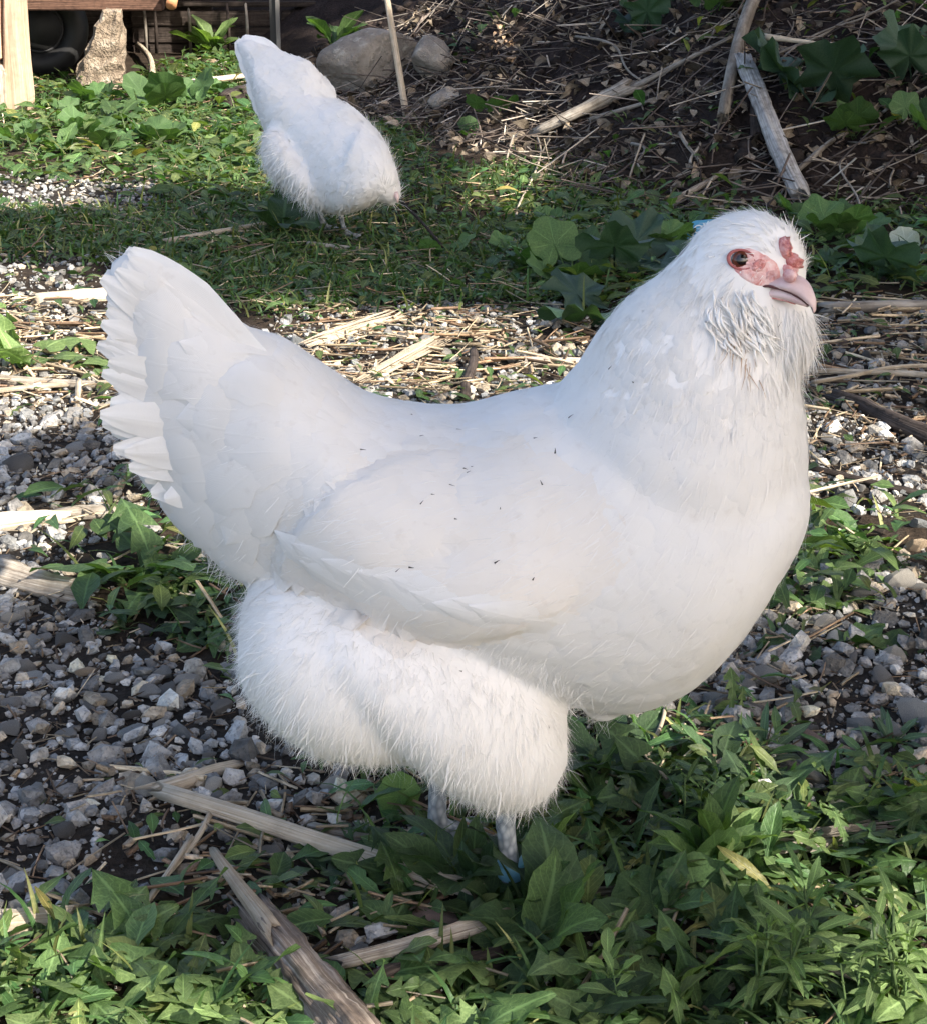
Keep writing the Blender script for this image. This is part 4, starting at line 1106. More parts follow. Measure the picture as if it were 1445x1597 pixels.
# tyre in the dark under the deck
t = NT('black_rubber'); M_RUB = t.done(t.princ(t.ramp(t.noise(t.coord('Object'), 40, 3), [(.3, (.006, .006, .0065)), (.7, (.014, .014, .014))]), .6).outputs[0])
t = NT('dull_rim'); M_RIM = t.done(t.princ((.03, .03, .032), .6, Metallic=.3).outputs[0])
wc = plane_pt(62, 52, 5.98)
wh = empty('small_wheel', Vector((wc[0], 5.98, terrain(wc[0], 5.98))), 'dark rubber wheel in shade under the low deck', 'wheel')
def torus(R, r, mat, name, n=36, m=12, flat=1.0):
    V = []; U = []
    for i in range(n):
        a = i / n * 2 * math.pi
        for j in range(m):
            b = j / m * 2 * math.pi
            rr = R + r * math.cos(b); V.append((rr * math.cos(a), r * flat * math.sin(b), rr * math.sin(a))); U.append((i / n, j / m))
    F = grid_faces(n, m, True); F = np.concatenate([F, [((n - 1) * m + j, (n - 1) * m + (j + 1) % m, (j + 1) % m, j) for j in range(m)]])
    return mesh_np(name, np.array(V), [F], mat, True, None, np.array(U))
zc = .155
obj('tyre', torus(.115, .042, M_RUB, 'tyre'), wh, (0, 0, zc), (0, 0, .25))
obj('rim', torus(.074, .008, M_RIM, 'rim', flat=2.2), wh, (0, -.01, zc), (0, 0, .25))
hubm = tube_mesh([(0, -.03, 0), (0, .03, 0)], [.068, .068], M_RUB, 20, 'hub', 0); obj('hub', hubm, wh, (0, 0, zc), (0, 0, .25))

# rough earthy block right of the wheel
bb = np.array(G(166, 136)); m_ = mpp(bb)
r = np.random.default_rng(4)
lev = np.linspace(0, 1, 12); nb_ = 18
prof = [(-46 + 52 * f ** 1.2, 34 - 0 * f) for f in lev]; V = []
for i, f in enumerate(lev):
    l, rr = prof[i]
    for j in range(nb_):
        a = j / nb_ * 2 * math.pi
        cxx = (l + rr) / 2; w = (rr - l) / 2
        k = 1 + .10 * r.normal()
        sx = math.copysign(abs(math.cos(a)) ** .6, math.cos(a)); sy = math.copysign(abs(math.sin(a)) ** .6, math.sin(a))
        V.append(((cxx + w * sx * k) * m_, (30 - 8 * f) * sy * k * m_, (f * 122 + r.normal(0, 2)) * m_))
Fq = grid_faces(12, nb_, True); V.append((18 * m_, 0, 125 * m_)); kk = len(V) - 1
me = mesh_np('earthy_block', np.array(V), [Fq, np.array([(kk - nb_ + j, kk - nb_ + (j + 1) % nb_, kk) for j in range(nb_)])], None, False)
t = NT('earthy_stone'); ob = t.coord('Object'); n1 = t.noise(ob, 22, 6, .7); n2 = t.noise(ob, 120, 4)
c = t.ramp(n1, [(.32, (.09, .065, .045)), (.52, (.27, .21, .15)), (.7, (.50, .43, .34))])
me.materials.clear(); me.materials.append(t.done(t.princ(c, .9, t.bump(t.math('ADD', n1, n2), 1.0, .02)).outputs[0]))
tag(obj('earthy_block', me, None, Vector(bb) - Vector((0, .03, .01))), 'rough tan block with a slanted lit face beside the dark wheel', 'block')

# old timber edging with thin stakes and a metal post
eY = 6.75
ed = empty('timber_edging', Vector((-.9, eY, 0)), 'low dark timber edging with thin stakes far behind the second hen', 'edging')
ex0, ex1 = plane_pt(205, 40, eY)[0] + .9, plane_pt(650, 40, eY)[0] + .9
zt = plane_pt(300, 10, eY)[2]
for i in range(3):
    z0 = -.03 + i * (zt + .02) / 3
    for a, b in ((ex0, ex0 + (ex1 - ex0) * .52), (ex0 + (ex1 - ex0) * .525, ex1)):
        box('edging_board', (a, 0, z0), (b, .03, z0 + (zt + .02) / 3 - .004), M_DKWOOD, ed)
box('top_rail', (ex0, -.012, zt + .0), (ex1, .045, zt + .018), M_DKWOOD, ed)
for px in (228, 244, 297, 357, 386, 600):
    xx = plane_pt(px, 40, eY)[0] + .9
    obj('stake', tube_mesh([(xx, -.03, -.02), (xx + .004, -.035, zt * .6), (xx, -.03, zt + random.uniform(-.02, .03))], [.007, .006, .005], M_DKWOOD if px in (244, 357, 600) else M_STEM, 6, 'stake', .5, .08), ed)
t = NT('dark_metal'); M_METAL = t.done(t.princ((.045, .045, .045), .55, Metallic=.5).outputs[0])
t = NT('grey_metal'); M_METALG = t.done(t.princ((.20, .19, .18), .55, Metallic=.4).outputs[0])
mp = np.array(G(428, 82)); mpst = empty('metal_post', Vector(mp), 'dark metal T post standing behind the second hen', 'post')
w = 5 * mpp(mp)
box('flange', (-w * 1.1, 0, -.05), (w * .9, .006, .8), M_METAL, mpst, .001)
box('web', (w * .9, -.012, -.05), (w * 2.1, .006, .8), M_METALG, mpst, .001)

# rocks at the foot of the bank
t = NT('lichen_rock'); ob = t.coord('Object'); n1 = t.noise(ob, 5, 6, .65); n2 = t.noise(ob, 26, 5, .7)
c = t.ramp(n1, [(.32, (.12, .10, .085)), (.5, (.25, .22, .185)), (.66, (.40, .36, .31))])
c = t.mix(t.ramp(n2, [(.56, 0), (.66, 1)]), c, (.40, .37, .32))
M_ROCK = t.done(t.princ(c, .9, t.bump(t.math('ADD', n1, n2), 1.0, .03)).outputs[0])
def boulder(px, py, w, h, d, label, seed, rz=0.0, tilt=0.0):
    p = G(px, py); m_ = mpp(p)
    tv, tf = rock_template(seed, 4, 7)
    tv = tv + .07 * fbm(tv[:, 0] * 5, tv[:, 1] * 5 + tv[:, 2] * 4, 4, seed)[:, None] * tv
    s = np.array([w * m_ / 2, d, h * m_ / 2]) / np.array([np.abs(tv[:, 0]).max(), np.abs(tv[:, 1]).max(), np.abs(tv[:, 2]).max()])
    me = mesh_np('rock', tv * s, [tf], M_ROCK, True)
    return tag(obj('rock', me, None, p + Vector((0, d * .6, h * m_ * .36)), (0, tilt, rz)), label, 'rock')
boulder(572, 142, 176, 106, .10, 'large lichen covered rock behind the second hen', 41, 0, -.22)
boulder(668, 128, 75, 80, .09, 'second grey rock half hidden right of the pale cane', 43, .2, .1)
boulder(690, 170, 60, 40, .06, 'low brown rock below the second grey rock', 44, .3)

# orange rot fungus bits on the bank
t = NT('orange_bits'); M_ORNG = t.done(t.princ(t.ramp(t.noise(t.coord('Object'), 120, 3), [(.3, (.30, .16, .08)), (.7, (.66, .48, .30))]), .8).outputs[0])
fq = G(785, 85)
bits = []
for i in range(46):
    a = RNG.normal(0, 1, 2) * (10, 22)
    p = np.array(G(785 + a[0] * .9 + a[1] * .25, 80 + a[1])) + np.array([0, -.01, .012])
    s = RNG.uniform(.006, .016)
    bits.append(inst(curl[0], [curl[1]], rotm(RNG.uniform(0, 6.28, 1), RNG.normal(.6, .6, 1), RNG.normal(0, .8, 1)) * s * 2, (p - np.array(fq))[None], curl[2], np.ones((1, 3)) * RNG.uniform(.5, 1.2)))
V, F, U, C = join(bits)
tag(obj('orange_leaf_clump', mesh_np('orange_leaf_clump', V, F, M_ORNG, True, C, U), None, fq), 'clump of pale orange dead leaves on the upper bank', 'leaves', kind='stuff')

# dark hedge closing the view beyond the edging
hp = []
n = 9000
P = np.stack([RNG.uniform(-4.5, .6, n), 7.3 + RNG.uniform(0, 1.3, n), RNG.uniform(0, 1.0, n) ** .8 * 1.5], -1)
tv, tf, uv = mini[1]
R = rotm(RNG.uniform(0, 6.28, n), RNG.normal(-.2, .6, n), RNG.normal(0, .5, n)) * RNG.uniform(.06, .14, n)[:, None, None]
V, F, U, C = inst(tv, [tf], R, P, uv, np.ones((n, 3)) * .8)
tag(obj('undergrowth', mesh_np('undergrowth', V, F, M_LEAF_DK, True, C, U)), 'dark undergrowth behind the timber edging', 'undergrowth', kind='stuff')
# ---------------------------------------------------------------- hens
def mat_feather(name, base=(0.87, 0.855, 0.83), trans=0.22, stain=True):
    t = NT(name)
    ob = t.coord('Object')
    n1 = t.noise(ob, 14, 4); n2 = t.noise(ob, 90, 3)
    c = t.mix(t.math('MULTIPLY', t.ramp(n1, [(.52, 0), (.72, 1)]), .30), base, (0.74, 0.69, 0.60))
    c = t.mix(t.math('MULTIPLY', t.ramp(n2, [(.62, 0), (.74, 1)]), .14), c, (0.48, 0.42, 0.36))
    uv = t.add('SeparateXYZ', {0: t.coord('UV')})
    d = t.math('ABSOLUTE', t.math('SUBTRACT', uv.outputs[0], .5))
    barb = t.math('SINE', t.math('MULTIPLY', t.math('SUBTRACT', uv.outputs[1], t.math('MULTIPLY', d, .9)), 260.0))
    c = t.mix(1.0, c, t.attr(), 'MULTIPLY')
    c = t.mix(1.0, c, t.ramp(uv.outputs[1], [(.25, (.98, .975, .965)), (.85, (1, 1, 1))]), 'MULTIPLY')
    rach = t.ramp(d, [(.015, 1), (.04, 0)])
    nb = t.bump(t.math('ADD', t.math('MULTIPLY', barb, .25), t.math('ADD', t.math('MULTIPLY', rach, 1.0), t.math('MULTIPLY', t.noise(t.mapping(ob, (1, 1, 1)), 700, 2), .8))), .22, .0004)
    p = t.princ(c, .72, nb, **{'Specular IOR Level': .25, 'Sheen Weight': .15})
    tr = t.add('BsdfTranslucent', {'Color': c, 'Normal': nb})
    return t.done(t.add('MixShader', {0: trans, 1: p.outputs[0], 2: tr.outputs[0]}).outputs[0])
M_FEATH = mat_feather('white_feather')
M_DOWN = mat_feather('white_down', (0.86, 0.845, 0.82), .24)
t = NT('white_body'); ob = t.coord('Object')
c = t.mix(t.math('MULTIPLY', t.ramp(t.noise(ob, 12, 4), [(.5, 0), (.7, 1)]), .3), (.80, .785, .762), (.72, .67, .60))
M_BODY = t.done(t.princ(c, .8, t.bump(t.noise(ob, 160, 3), .2, .001), **{'Specular IOR Level': .2}).outputs[0])
t = NT('white_muff'); M_MUFF = t.done(t.princ(t.ramp(t.noise(t.coord('Object'), 60, 3), [(.35, (.80, .76, .71)), (.6, (.90, .885, .86))]), .75, **{'Specular IOR Level': .2}).outputs[0])
t = NT('grey_leg_scales'); ob = t.coord('Object')
vz = t.add('TexVoronoi', {'Vector': t.mapping(ob, (1, 1, .6)), 'Scale': 230.0}).outputs[0]
M_LEG = t.done(t.princ(t.ramp(vz, [(.2, (.36, .38, .39)), (.7, (.15, .17, .19))]), .55, t.bump(vz, .8, .001)).outputs[0])
t = NT('red_skin'); ob = t.coord('Object'); n1 = t.noise(ob, 260, 4, .7)
M_RED = t.done(t.princ(t.ramp(n1, [(.32, (.40, .10, .095)), (.5, (.60, .23, .21)), (.68, (.75, .46, .43))]), .5, t.bump(n1, .8, .0015), **{'Subsurface Weight': .15, 'Subsurface Radius': (.004, .001, .001), 'Subsurface Scale': 1.0}).outputs[0])
t = NT('pink_skin'); ob = t.coord('Object'); n1 = t.noise(ob, 200, 4, .7)
M_PINK = t.done(t.princ(t.ramp(n1, [(.35, (.58, .24, .23)), (.65, (.76, .52, .49))]), .5, t.bump(n1, .6, .001)).outputs[0])
t = NT('pale_pink_skin'); ob = t.coord('Object'); n1 = t.noise(ob, 170, 5, .7)
M_PALEPINK = t.done(t.princ(t.ramp(n1, [(.34, (.62, .24, .22)), (.5, (.74, .46, .43)), (.68, (.80, .62, .59))]), .55, t.bump(n1, .7, .001)).outputs[0])
t = NT('pale_horn'); ob = t.coord('Object'); n1 = t.noise(ob, 90, 4)
M_HORN = t.done(t.princ(t.ramp(n1, [(.3, (.60, .42, .40)), (.7, (.74, .58, .55))]), .38, t.bump(n1, .3, .001)).outputs[0])
t = NT('iris_brown'); ob = t.coord('Object')
L_ = t.add('VectorMath', {0: t.mapping(ob, (1, 1, 0))}, operation='LENGTH').outputs['Value']
M_EYE = t.done(t.princ(t.ramp(t.math('MULTIPLY', L_, 1.0), [(.0, (.006, .005, .005)), (.50, (.008, .006, .006)), (.56, (.07, .02, .012)), (.82, (.15, .05, .025)), (.92, (.03, .012, .01))]), .12, **{'Coat Weight': 0.35}).outputs[0])
t = NT('eyelid_skin'); M_LID = t.done(t.princ((.34, .09, .085), .5).outputs[0])
t = NT('dark_gape'); M_GAPE = t.done(t.princ((.10, .03, .03), .6).outputs[0])
t = NT('dirt'); M_DIRT = t.done(t.princ((.05, .04, .035), .9).outputs[0])
t = NT('blue_band'); M_BAND = t.done(t.princ((.17, .38, .50), .4).outputs[0])

def loft(secs, Yc, nr=30):
    """secs: (top px, bottom px, half depth, Y offset); closed mesh. Half sizes allow for the tilted view."""
    Vs = []
    for (tx, ty), (bx, by), b, yo in secs:
        p0 = plane_pt(tx, ty, Yc + yo); p1 = plane_pt(bx, by, Yc + yo)
        c = (p0 + p1) / 2; n = (p0 - p1) / 2; a = np.linalg.norm(n)
        up = abs(n[2]) / a
        k = math.sqrt(max(.35, 1 - (b * ST * up / a) ** 2))
        for j in range(nr):
            an = 2 * math.pi * j / nr
            Vs.append(c + n * k * math.cos(an) + np.array([0, b, 0]) * math.sin(an))
    m = len(secs); F = [grid_faces(m, nr, True)]
    c0 = np.mean(Vs[:nr], 0); c1 = np.mean(Vs[-nr:], 0); k = len(Vs); Vs += [c0, c1]
    F.append(np.array([(k, (j + 1) % nr, j) for j in range(nr)] + [(k + 1, k - nr + j, k - nr + (j + 1) % nr) for j in range(nr)]))
    return np.array(Vs), F

def smooth_secs(secs, n=5):
    A = np.array([[a[0], a[1], b[0], b[1], c, d] for a, b, c, d in secs], float)
    out = []
    for i in range(len(A) - 1):
        p0, p1, p2, p3 = A[max(0, i - 1)], A[i], A[i + 1], A[min(len(A) - 1, i + 2)]
        for k in range(n):
            t_ = k / n
            q = .5 * ((2 * p1) + (-p0 + p2) * t_ + (2 * p0 - 5 * p1 + 4 * p2 - p3) * t_ ** 2 + (-p0 + 3 * p1 - 3 * p2 + p3) * t_ ** 3)
            out.append(((q[0], q[1]), (q[2], q[3]), max(q[4], .002), q[5]))
    q = A[-1]; out.append(((q[0], q[1]), (q[2], q[3]), q[4], q[5]))
    return out

def chain(pts, rad, ns=10):
    pts = [np.array(p, float) for p in pts]; Vs = []
    for i, p in enumerate(pts):
        T = pts[min(i + 1, len(pts) - 1)] - pts[max(0, i - 1)]; T /= np.linalg.norm(T) + 1e-9
        u = np.array([0, 1, 0]) if abs(T[1]) < .8 else np.array([1.0, 0, 0])
        s = np.cross(T, u); s /= np.linalg.norm(s); b = np.cross(s, T)
        for j in range(ns):
            a = 2 * math.pi * j / ns; Vs.append(p + (s * math.cos(a) + b * math.sin(a)) * rad[i])
    F = [grid_faces(len(pts), ns, True)]; k = len(Vs); Vs += [pts[0], pts[-1]]
    F.append(np.array([(k, (j + 1) % ns, j) for j in range(ns)] + [(k + 1, k - ns + j, k - ns + (j + 1) % ns) for j in range(ns)]))
    return np.array(Vs), F

def ellipsoid(c, r, R=None, n=24, m=14):
    V = []
    for i in range(m):
        a = math.pi * (i + .5) / m
        for j in range(n):
            b = 2 * math.pi * j / n
            V.append((math.sin(a) * math.cos(b), math.sin(a) * math.sin(b), math.cos(a)))
    V = np.array(V) * np.array(r)
    if R is not None: V = V @ np.array(R).T
    F = [grid_faces(m, n, True)]; V = list(V + np.array(c)); k = len(V)
    V += [np.mean(V[:n], 0), np.mean(V[k - n:k], 0)]
    F.append(np.array([(k, (j + 1) % n, j) for j in range(n)] + [(k + 1, k - n + j, k - n + (j + 1) % n) for j in range(n)]))
    return np.array(V), F

def fuse(solids, voxel, iters):
    """one continuous skin from overlapping closed solids"""
    V, F, U, C = join([(v, f, None, None) for v, f in solids])
    me = mesh_np('fuse', V, F, [M_BODY])
    bm = bmesh.new(); bm.from_mesh(me)
    bmesh.ops.recalc_face_normals(bm, faces=bm.faces[:]); bm.to_mesh(me); bm.free()
    o = obj('fuse_tmp', me)
    md = o.modifiers.new('r', 'REMESH'); md.mode = 'VOXEL'; md.voxel_size = voxel; md.use_smooth_shade = True
    sm = o.modifiers.new('s', 'SMOOTH'); sm.factor = .5; sm.iterations = iters
    dg = bpy.context.evaluated_depsgraph_get()
    out = bpy.data.meshes.new_from_object(o.evaluated_get(dg))
    bpy.data.objects.remove(o)
    n = len(out.vertices); V = np.empty(n * 3, np.float32); out.vertices.foreach_get('co', V); V = V.reshape(-1, 3).astype(float)
    Q = np.array([list(p.vertices) for p in out.polygons if len(p.vertices) == 4])
    return V, Q

class Skin:
    def __init__(s, V, Q):
        s.V, s.T = V, np.concatenate([Q[:, [0, 1, 2]], Q[:, [0, 2, 3]]])
        s.bvh = BVHTree.FromPolygons([Vector(v) for v in V], [tuple(map(int, q)) for q in s.T])
        a, b, c = V[s.T[:, 0]], V[s.T[:, 1]], V[s.T[:, 2]]
        fn = np.cross(b - a, c - a); s.area = np.linalg.norm(fn, axis=1) / 2
        vn = np.zeros_like(V)
        for k in range(3): np.add.at(vn, s.T[:, k], fn)
        s.vn = vn / (np.linalg.norm(vn, axis=1)[:, None] + 1e-12)
    def sample(s, n):
        t_ = RNG.choice(len(s.T), n, p=s.area / s.area.sum())
        u = RNG.uniform(0, 1, (n, 2)); f = u.sum(1) > 1; u[f] = 1 - u[f]
        w = np.stack([1 - u.sum(1), u[:, 0], u[:, 1]], -1)[:, :, None]
        P = (s.V[s.T[t_]] * w).sum(1); N = (s.vn[s.T[t_]] * w).sum(1)
        return P, N / np.linalg.norm(N, axis=1)[:, None]
    def hit(s, px, py):
        r = ray(px, py); r = r / np.linalg.norm(r)
        l, nn, i, d = s.bvh.ray_cast(Vector((0, 0, CAMH)), Vector(r))
        return (None, None) if l is None else (np.array(l), np.array(nn))
    def snap(s, P):
        L = np.empty_like(P); N = np.empty_like(P)
        for i, p in enumerate(P):
            l, nn, k, d = s.bvh.find_nearest(Vector(p)); L[i] = l; N[i] = nn
        return L, N

RT = np.array([1.0, 0, 0]); UPC = np.array([0, ST, CT])
def flow(P, keys, pw=3.0):
    px, py, _ = project(P)
    K = np.array(keys, float)
    d2 = (px[:, None] - K[:, 0]) ** 2 + (py[:, None] - K[:, 1]) ** 2 + 60
    w = d2 ** (-pw / 2); w /= w.sum(1)[:, None]
    dx = w @ K[:, 2]; dy = w @ K[:, 3]
    D = dx[:, None] * RT - dy[:, None] * UPC
    return D / (np.linalg.norm(D, axis=1)[:, None] + 1e-9)

def frames(P, N, D):
    T = D - (D * N).sum(1)[:, None] * N
    T /= np.linalg.norm(T, axis=1)[:, None] + 1e-9
    return np.cross(T, N), T

fv = np.linspace(0, 1, 7); fu = np.linspace(-1, 1, 5)
def feather_shape():
    VV, UU = np.meshgrid(fv, fu, indexing='ij')
    w = np.where(fv > .5, np.sqrt(np.maximum(0, 1 - ((fv - .5) / .5) ** 2.4)), .55 + .45 * fv / .5)[:, None]
    w = np.maximum(w, .03)
    return np.stack([UU * w, VV, 0 * VV], -1).reshape(-1, 3), grid_faces(7, 5), np.stack([(UU + 1) / 2, VV], -1).reshape(-1, 2)
FT, FF, FU = feather_shape()
def plumage(skin, P, N, D, L, W, lift, cup=.0010, jit=.10, tipup=False):
    n = len(P)
    D = D + RNG.normal(0, jit, D.shape)
    S, T = frames(P, N, D)
    wob = 1 + .18 * RNG.normal(0, 1, (n, 35, 1)) * (FT[None, :, 1:2] > .3)
    V = P[:, None] + FT[None, :, 0:1] * wob * (W[:, None, None] * S[:, None]) + (FT[None, :, 1:2] - .5) * (L[:, None, None] * T[:, None])
    Lc, Nn = skin.snap(V.reshape(-1, 3))
    h = (-.0004 + lift[:, None] * (FT[None, :, 1] ** 1.15 if tipup else np.sin(FT[None, :, 1] * 2.6)) - cup * np.abs(FU[None, :, 0] * 2 - 1) ** 2 * (.3 + .7 * FT[None, :, 1])) + RNG.uniform(0, .0005, n)[:, None]
    Vv = Lc + Nn * h.reshape(-1)[:, None]
    F = (FF[None] + (np.arange(n) * 35)[:, None, None]).reshape(-1, 4)
    c = np.repeat(np.clip(1 - np.abs(RNG.normal(0, .010, n)), .85, 1)[:, None] * np.ones(3), 35, 0)
    return Vv, [F], np.tile(FU, (n, 1)), c

def down(P, N, D, L, W, tilt, curl, jit=.25, root=-.002, droop=.15, tint=(1, 1, 1)):
    """free fine barbs: tapered strips leaving the skin"""
    n = len(P)
    D = D + RNG.normal(0, jit, D.shape)
    S, T = frames(P, N, D)
    S = S + .14 * RNG.normal(0, 1, S.shape); S /= np.linalg.norm(S, axis=1)[:, None]
    tl = RNG.normal(tilt, .18, n)[:, None]
    d0 = T * np.cos(tl) + N * np.sin(tl)
    k = 4; pts = []
    cv = RNG.normal(curl, abs(curl) * .6 + .05, n)[:, None]
    for i in range(k):
        f = i / (k - 1)
        pts.append(P + N * root + d0 * (L[:, None] * f) - N * (cv * L[:, None] * f * f) + S * (RNG.normal(0, .04, n)[:, None] * L[:, None] * f * f) + np.array([0, 0, -1.0]) * (droop * L[:, None] * f * f))
    V = np.stack([q for i in range(k) for q in ((pts[i] - S * W[:, None] * (1 - .85 * i / (k - 1))), (pts[i] + S * W[:, None] * (1 - .85 * i / (k - 1))))], 1)
    f0 = np.array([(2 * i, 2 * i + 1, 2 * i + 3, 2 * i + 2) for i in range(k - 1)])
    F = (f0[None] + (np.arange(n) * 8)[:, None, None]).reshape(-1, 4)
    c = np.repeat(np.clip(1 - np.abs(RNG.normal(0, .05, n)), .7, 1)[:, None] * np.array(tint, float), 8, 0)
    uv = np.tile(np.array([[.3, .95]] * 8), (n, 1))
    return V.reshape(-1, 3), [F], uv, c

def long_feather(base, tip, width, nrm, mat, parent, name='tail_feather', bow=.06, cup=.12, seed=0, point=2.2):
    """one big flight feather from base to tip"""
    r = np.random.default_rng(seed)
    base, tip = np.array(base), np.array(tip); L = np.linalg.norm(tip - base); d = (tip - base) / L
    nrm = np.array(nrm, float); nrm -= d * (nrm @ d); nrm /= np.linalg.norm(nrm); s = np.cross(d, nrm)
    nv, nu_ = 12, 7; V = []; U = []
    for i in range(nv):
        f = i / (nv - 1)
        w = width / 2 * (min(1, .45 + 1.1 * f) if f < .55 else max(.04, (1 - ((f - .55) / .45) ** point)) ** .5)
        for j in range(nu_):
            u = -1 + 2 * j / (nu_ - 1)
            q = base + d * (L * f) + s * (u * w + bow * L * math.sin(f * 2.2) * .5) + nrm * (-cup * w * u * u + .0012 * (1 - abs(u)) ** 4 + .0006 * r.normal() * abs(u))
            V.append(q); U.append(((u + 1) / 2, f))
    o = np.array(parent.location)
    return obj(name, mesh_np(name, np.array(V) - o, [grid_faces(nv, nu_)], mat, True, None, np.array(U)), parent)

def put(name, part, parent, mat, smooth=True, mats_idx=None, kind=None):
    V, F, U, C = part
    o = obj(name, mesh_np(name, V - np.array(parent.location), F, mat, smooth, C, U, mats_idx), parent)
    return tag(o, kind=kind) if kind else o

# ================= the big hen
HY = 1.15
hb_ = G(745, 1350)
hen = empty('hen', Vector((hb_.x, HY, float(terrain(hb_.x, HY)))), 'big white hen with pink face and fluffy beard standing side on in front', 'hen', 'white hens')
torso = smooth_secs([((432,560),(440,860),.045,0), ((470,545),(480,920),.075,0), ((560,602),(560,955),.098,0), ((640,622),(640,985),.110,0), ((720,626),(720,1020),.118,0), ((800,606),(800,1060),.121,0),
  ((880,592),(880,1085),.120,0), ((960,585),(965,1100),.116,-.004), ((1060,610),(1050,1072),.108,-.008), ((1140,640),(1130,1000),.093,-.010), ((1205,670),(1195,905),.070,-.012), ((1242,700),(1238,840),.042,-.012), ((1257,735),(1256,785),.014,-.012)])
neck = smooth_secs([((850,640),(1238,850),.098,-.004), ((868,610),(1254,760),.092,-.006), ((900,573),(1257,690),.080,-.008), ((932,520),(1252,632),.067,-.010), ((975,468),(1246,590),.056,-.010), ((1022,434),(1244,545),.047,-.010),
  ((1060,398),(1244,500),.042,-.010), ((1088,362),(1252,458),.037,-.010), ((1116,342),(1257,424),.033,-.010), ((1152,331),(1253,392),.027,-.010), ((1188,329),(1238,358),.014,-.010)])
tail = smooth_secs([((176,408),(186,560),.006,.0), ((205,396),(205,700),.014,0), ((250,404),(250,775),.026,0), ((310,458),(312,850),.040,0), ((375,505),(380,905),.056,0), ((440,523),(455,925),.072,0), ((520,580),(530,945),.085,0), ((590,625),(590,940),.08,0)])
rearfl = smooth_secs([((376,955),(374,1040),.014,-.038), ((394,915),(393,1082),.042,-.042), ((440,890),(440,1130),.064,-.048), ((510,890),(505,1168),.074,-.052), ((580,910),(580,1180),.074,-.052), ((640,940),(645,1178),.062,-.048), ((700,960),(700,1170),.05,-.045)])
thigh = smooth_secs([((470,935),(455,1010),.02,-.070), ((520,925),(492,1060),.045,-.070), ((590,925),(565,1120),.062,-.068), ((660,940),(640,1178),.068,-.066), ((735,955),(715,1232),.068,-.062), ((795,975),(790,1256),.060,-.058), ((845,1010),(848,1240),.046,-.054), ((880,1060),(884,1190),.020,-.05)])
thigh2 = smooth_secs([((470,960),(470,1120),.03,.045), ((560,975),(560,1165),.05,.05), ((660,990),(660,1190),.055,.05), ((760,1010),(750,1170),.04,.05)])
solids = [loft(torso, HY), loft(neck, HY), loft(tail, HY), loft(rearfl, HY), loft(thigh, HY), loft(thigh2, HY)]
yaw = math.radians(-34)
Rh = np.array(Matrix.Rotation(yaw, 3, 'Z'))
solids.append(ellipsoid(plane_pt(1214, 522, HY - .026), (.0235, .026, .033), Rh))          # beard
solids.append(ellipsoid(plane_pt(1150, 492, HY - .036), (.026, .014, .030), Rh))          # near muff
solids.append(ellipsoid(plane_pt(1180, 425, HY - .022), (.024, .022, .026), Rh))          # face
solids.append(ellipsoid(plane_pt(938, 1090, HY - .02), (.016, .03, .010)))
def leg(top, foot, yy, lift=0.0):
    a = plane_pt(top[0], top[1], yy); f = G(*foot); f = np.array(f) + np.array([0, 0, .004])
    k = f + np.array([-.004, 0, .012])
    out = [chain([a, a * .5 + k * .5 + np.array([-.004, 0, 0]), k, f + np.array([0, 0, .004])], [.0095, .0075, .0080, .0085])]
    for az, l in ((-.55, .050), (-.05, .058), (.5, .048), (3.3, .022)):
        dv = np.array([math.cos(az), math.sin(az) , 0])
        p1 = f + dv * l * .5; p2 = f + dv * l
        p1[2] = terrain(p1[0], p1[1]) + .007; p2[2] = terrain(p2[0], p2[1]) + .002
        out.append(chain([f + np.array([0, 0, .003]), p1, p2], [.0065, .0055, .0018], 8))
    return out, a, k, f
l1, la, lk, lf = leg((795, 1200), (806, 1404), HY - .045)
l2, ma, mk, mf = leg((700, 1150), (690, 1308), HY + .043)
solids += l1 + l2
V, Q = fuse(solids, .0032, 6)
nrm_noise = .0014 * fbm(V[:, 0] * 40, V[:, 2] * 40 + V[:, 1] * 30, 3, 5)
sk = Skin(V, Q)
sk = Skin(V + sk.vn * nrm_noise[:, None], Q)
# legs take the scaly material
ce = sk.V[Q].mean(1)
def near_seg(P, a, b):
    ab = b - a; t_ = np.clip(((P - a) @ ab) / (ab @ ab), 0, 1); return np.linalg.norm(P - (a + t_[:, None] * ab), axis=1)
zl = min(plane_pt(800, 1240, HY - .045)[2], 9)
isleg = ((near_seg(ce, la, lf) < .016) | (np.linalg.norm(ce - lf, axis=1) < .075)) & (ce[:, 2] < zl - .001)
zl2 = plane_pt(700, 1190, HY + .043)[2]
isleg |= ((near_seg(ce, ma, mf) < .016) | (np.linalg.norm(ce - mf, axis=1) < .075)) & (ce[:, 2] < zl2)
put('body', (sk.V, [Q], None, None), hen, [M_BODY, M_LEG], True, isleg.astype(int))

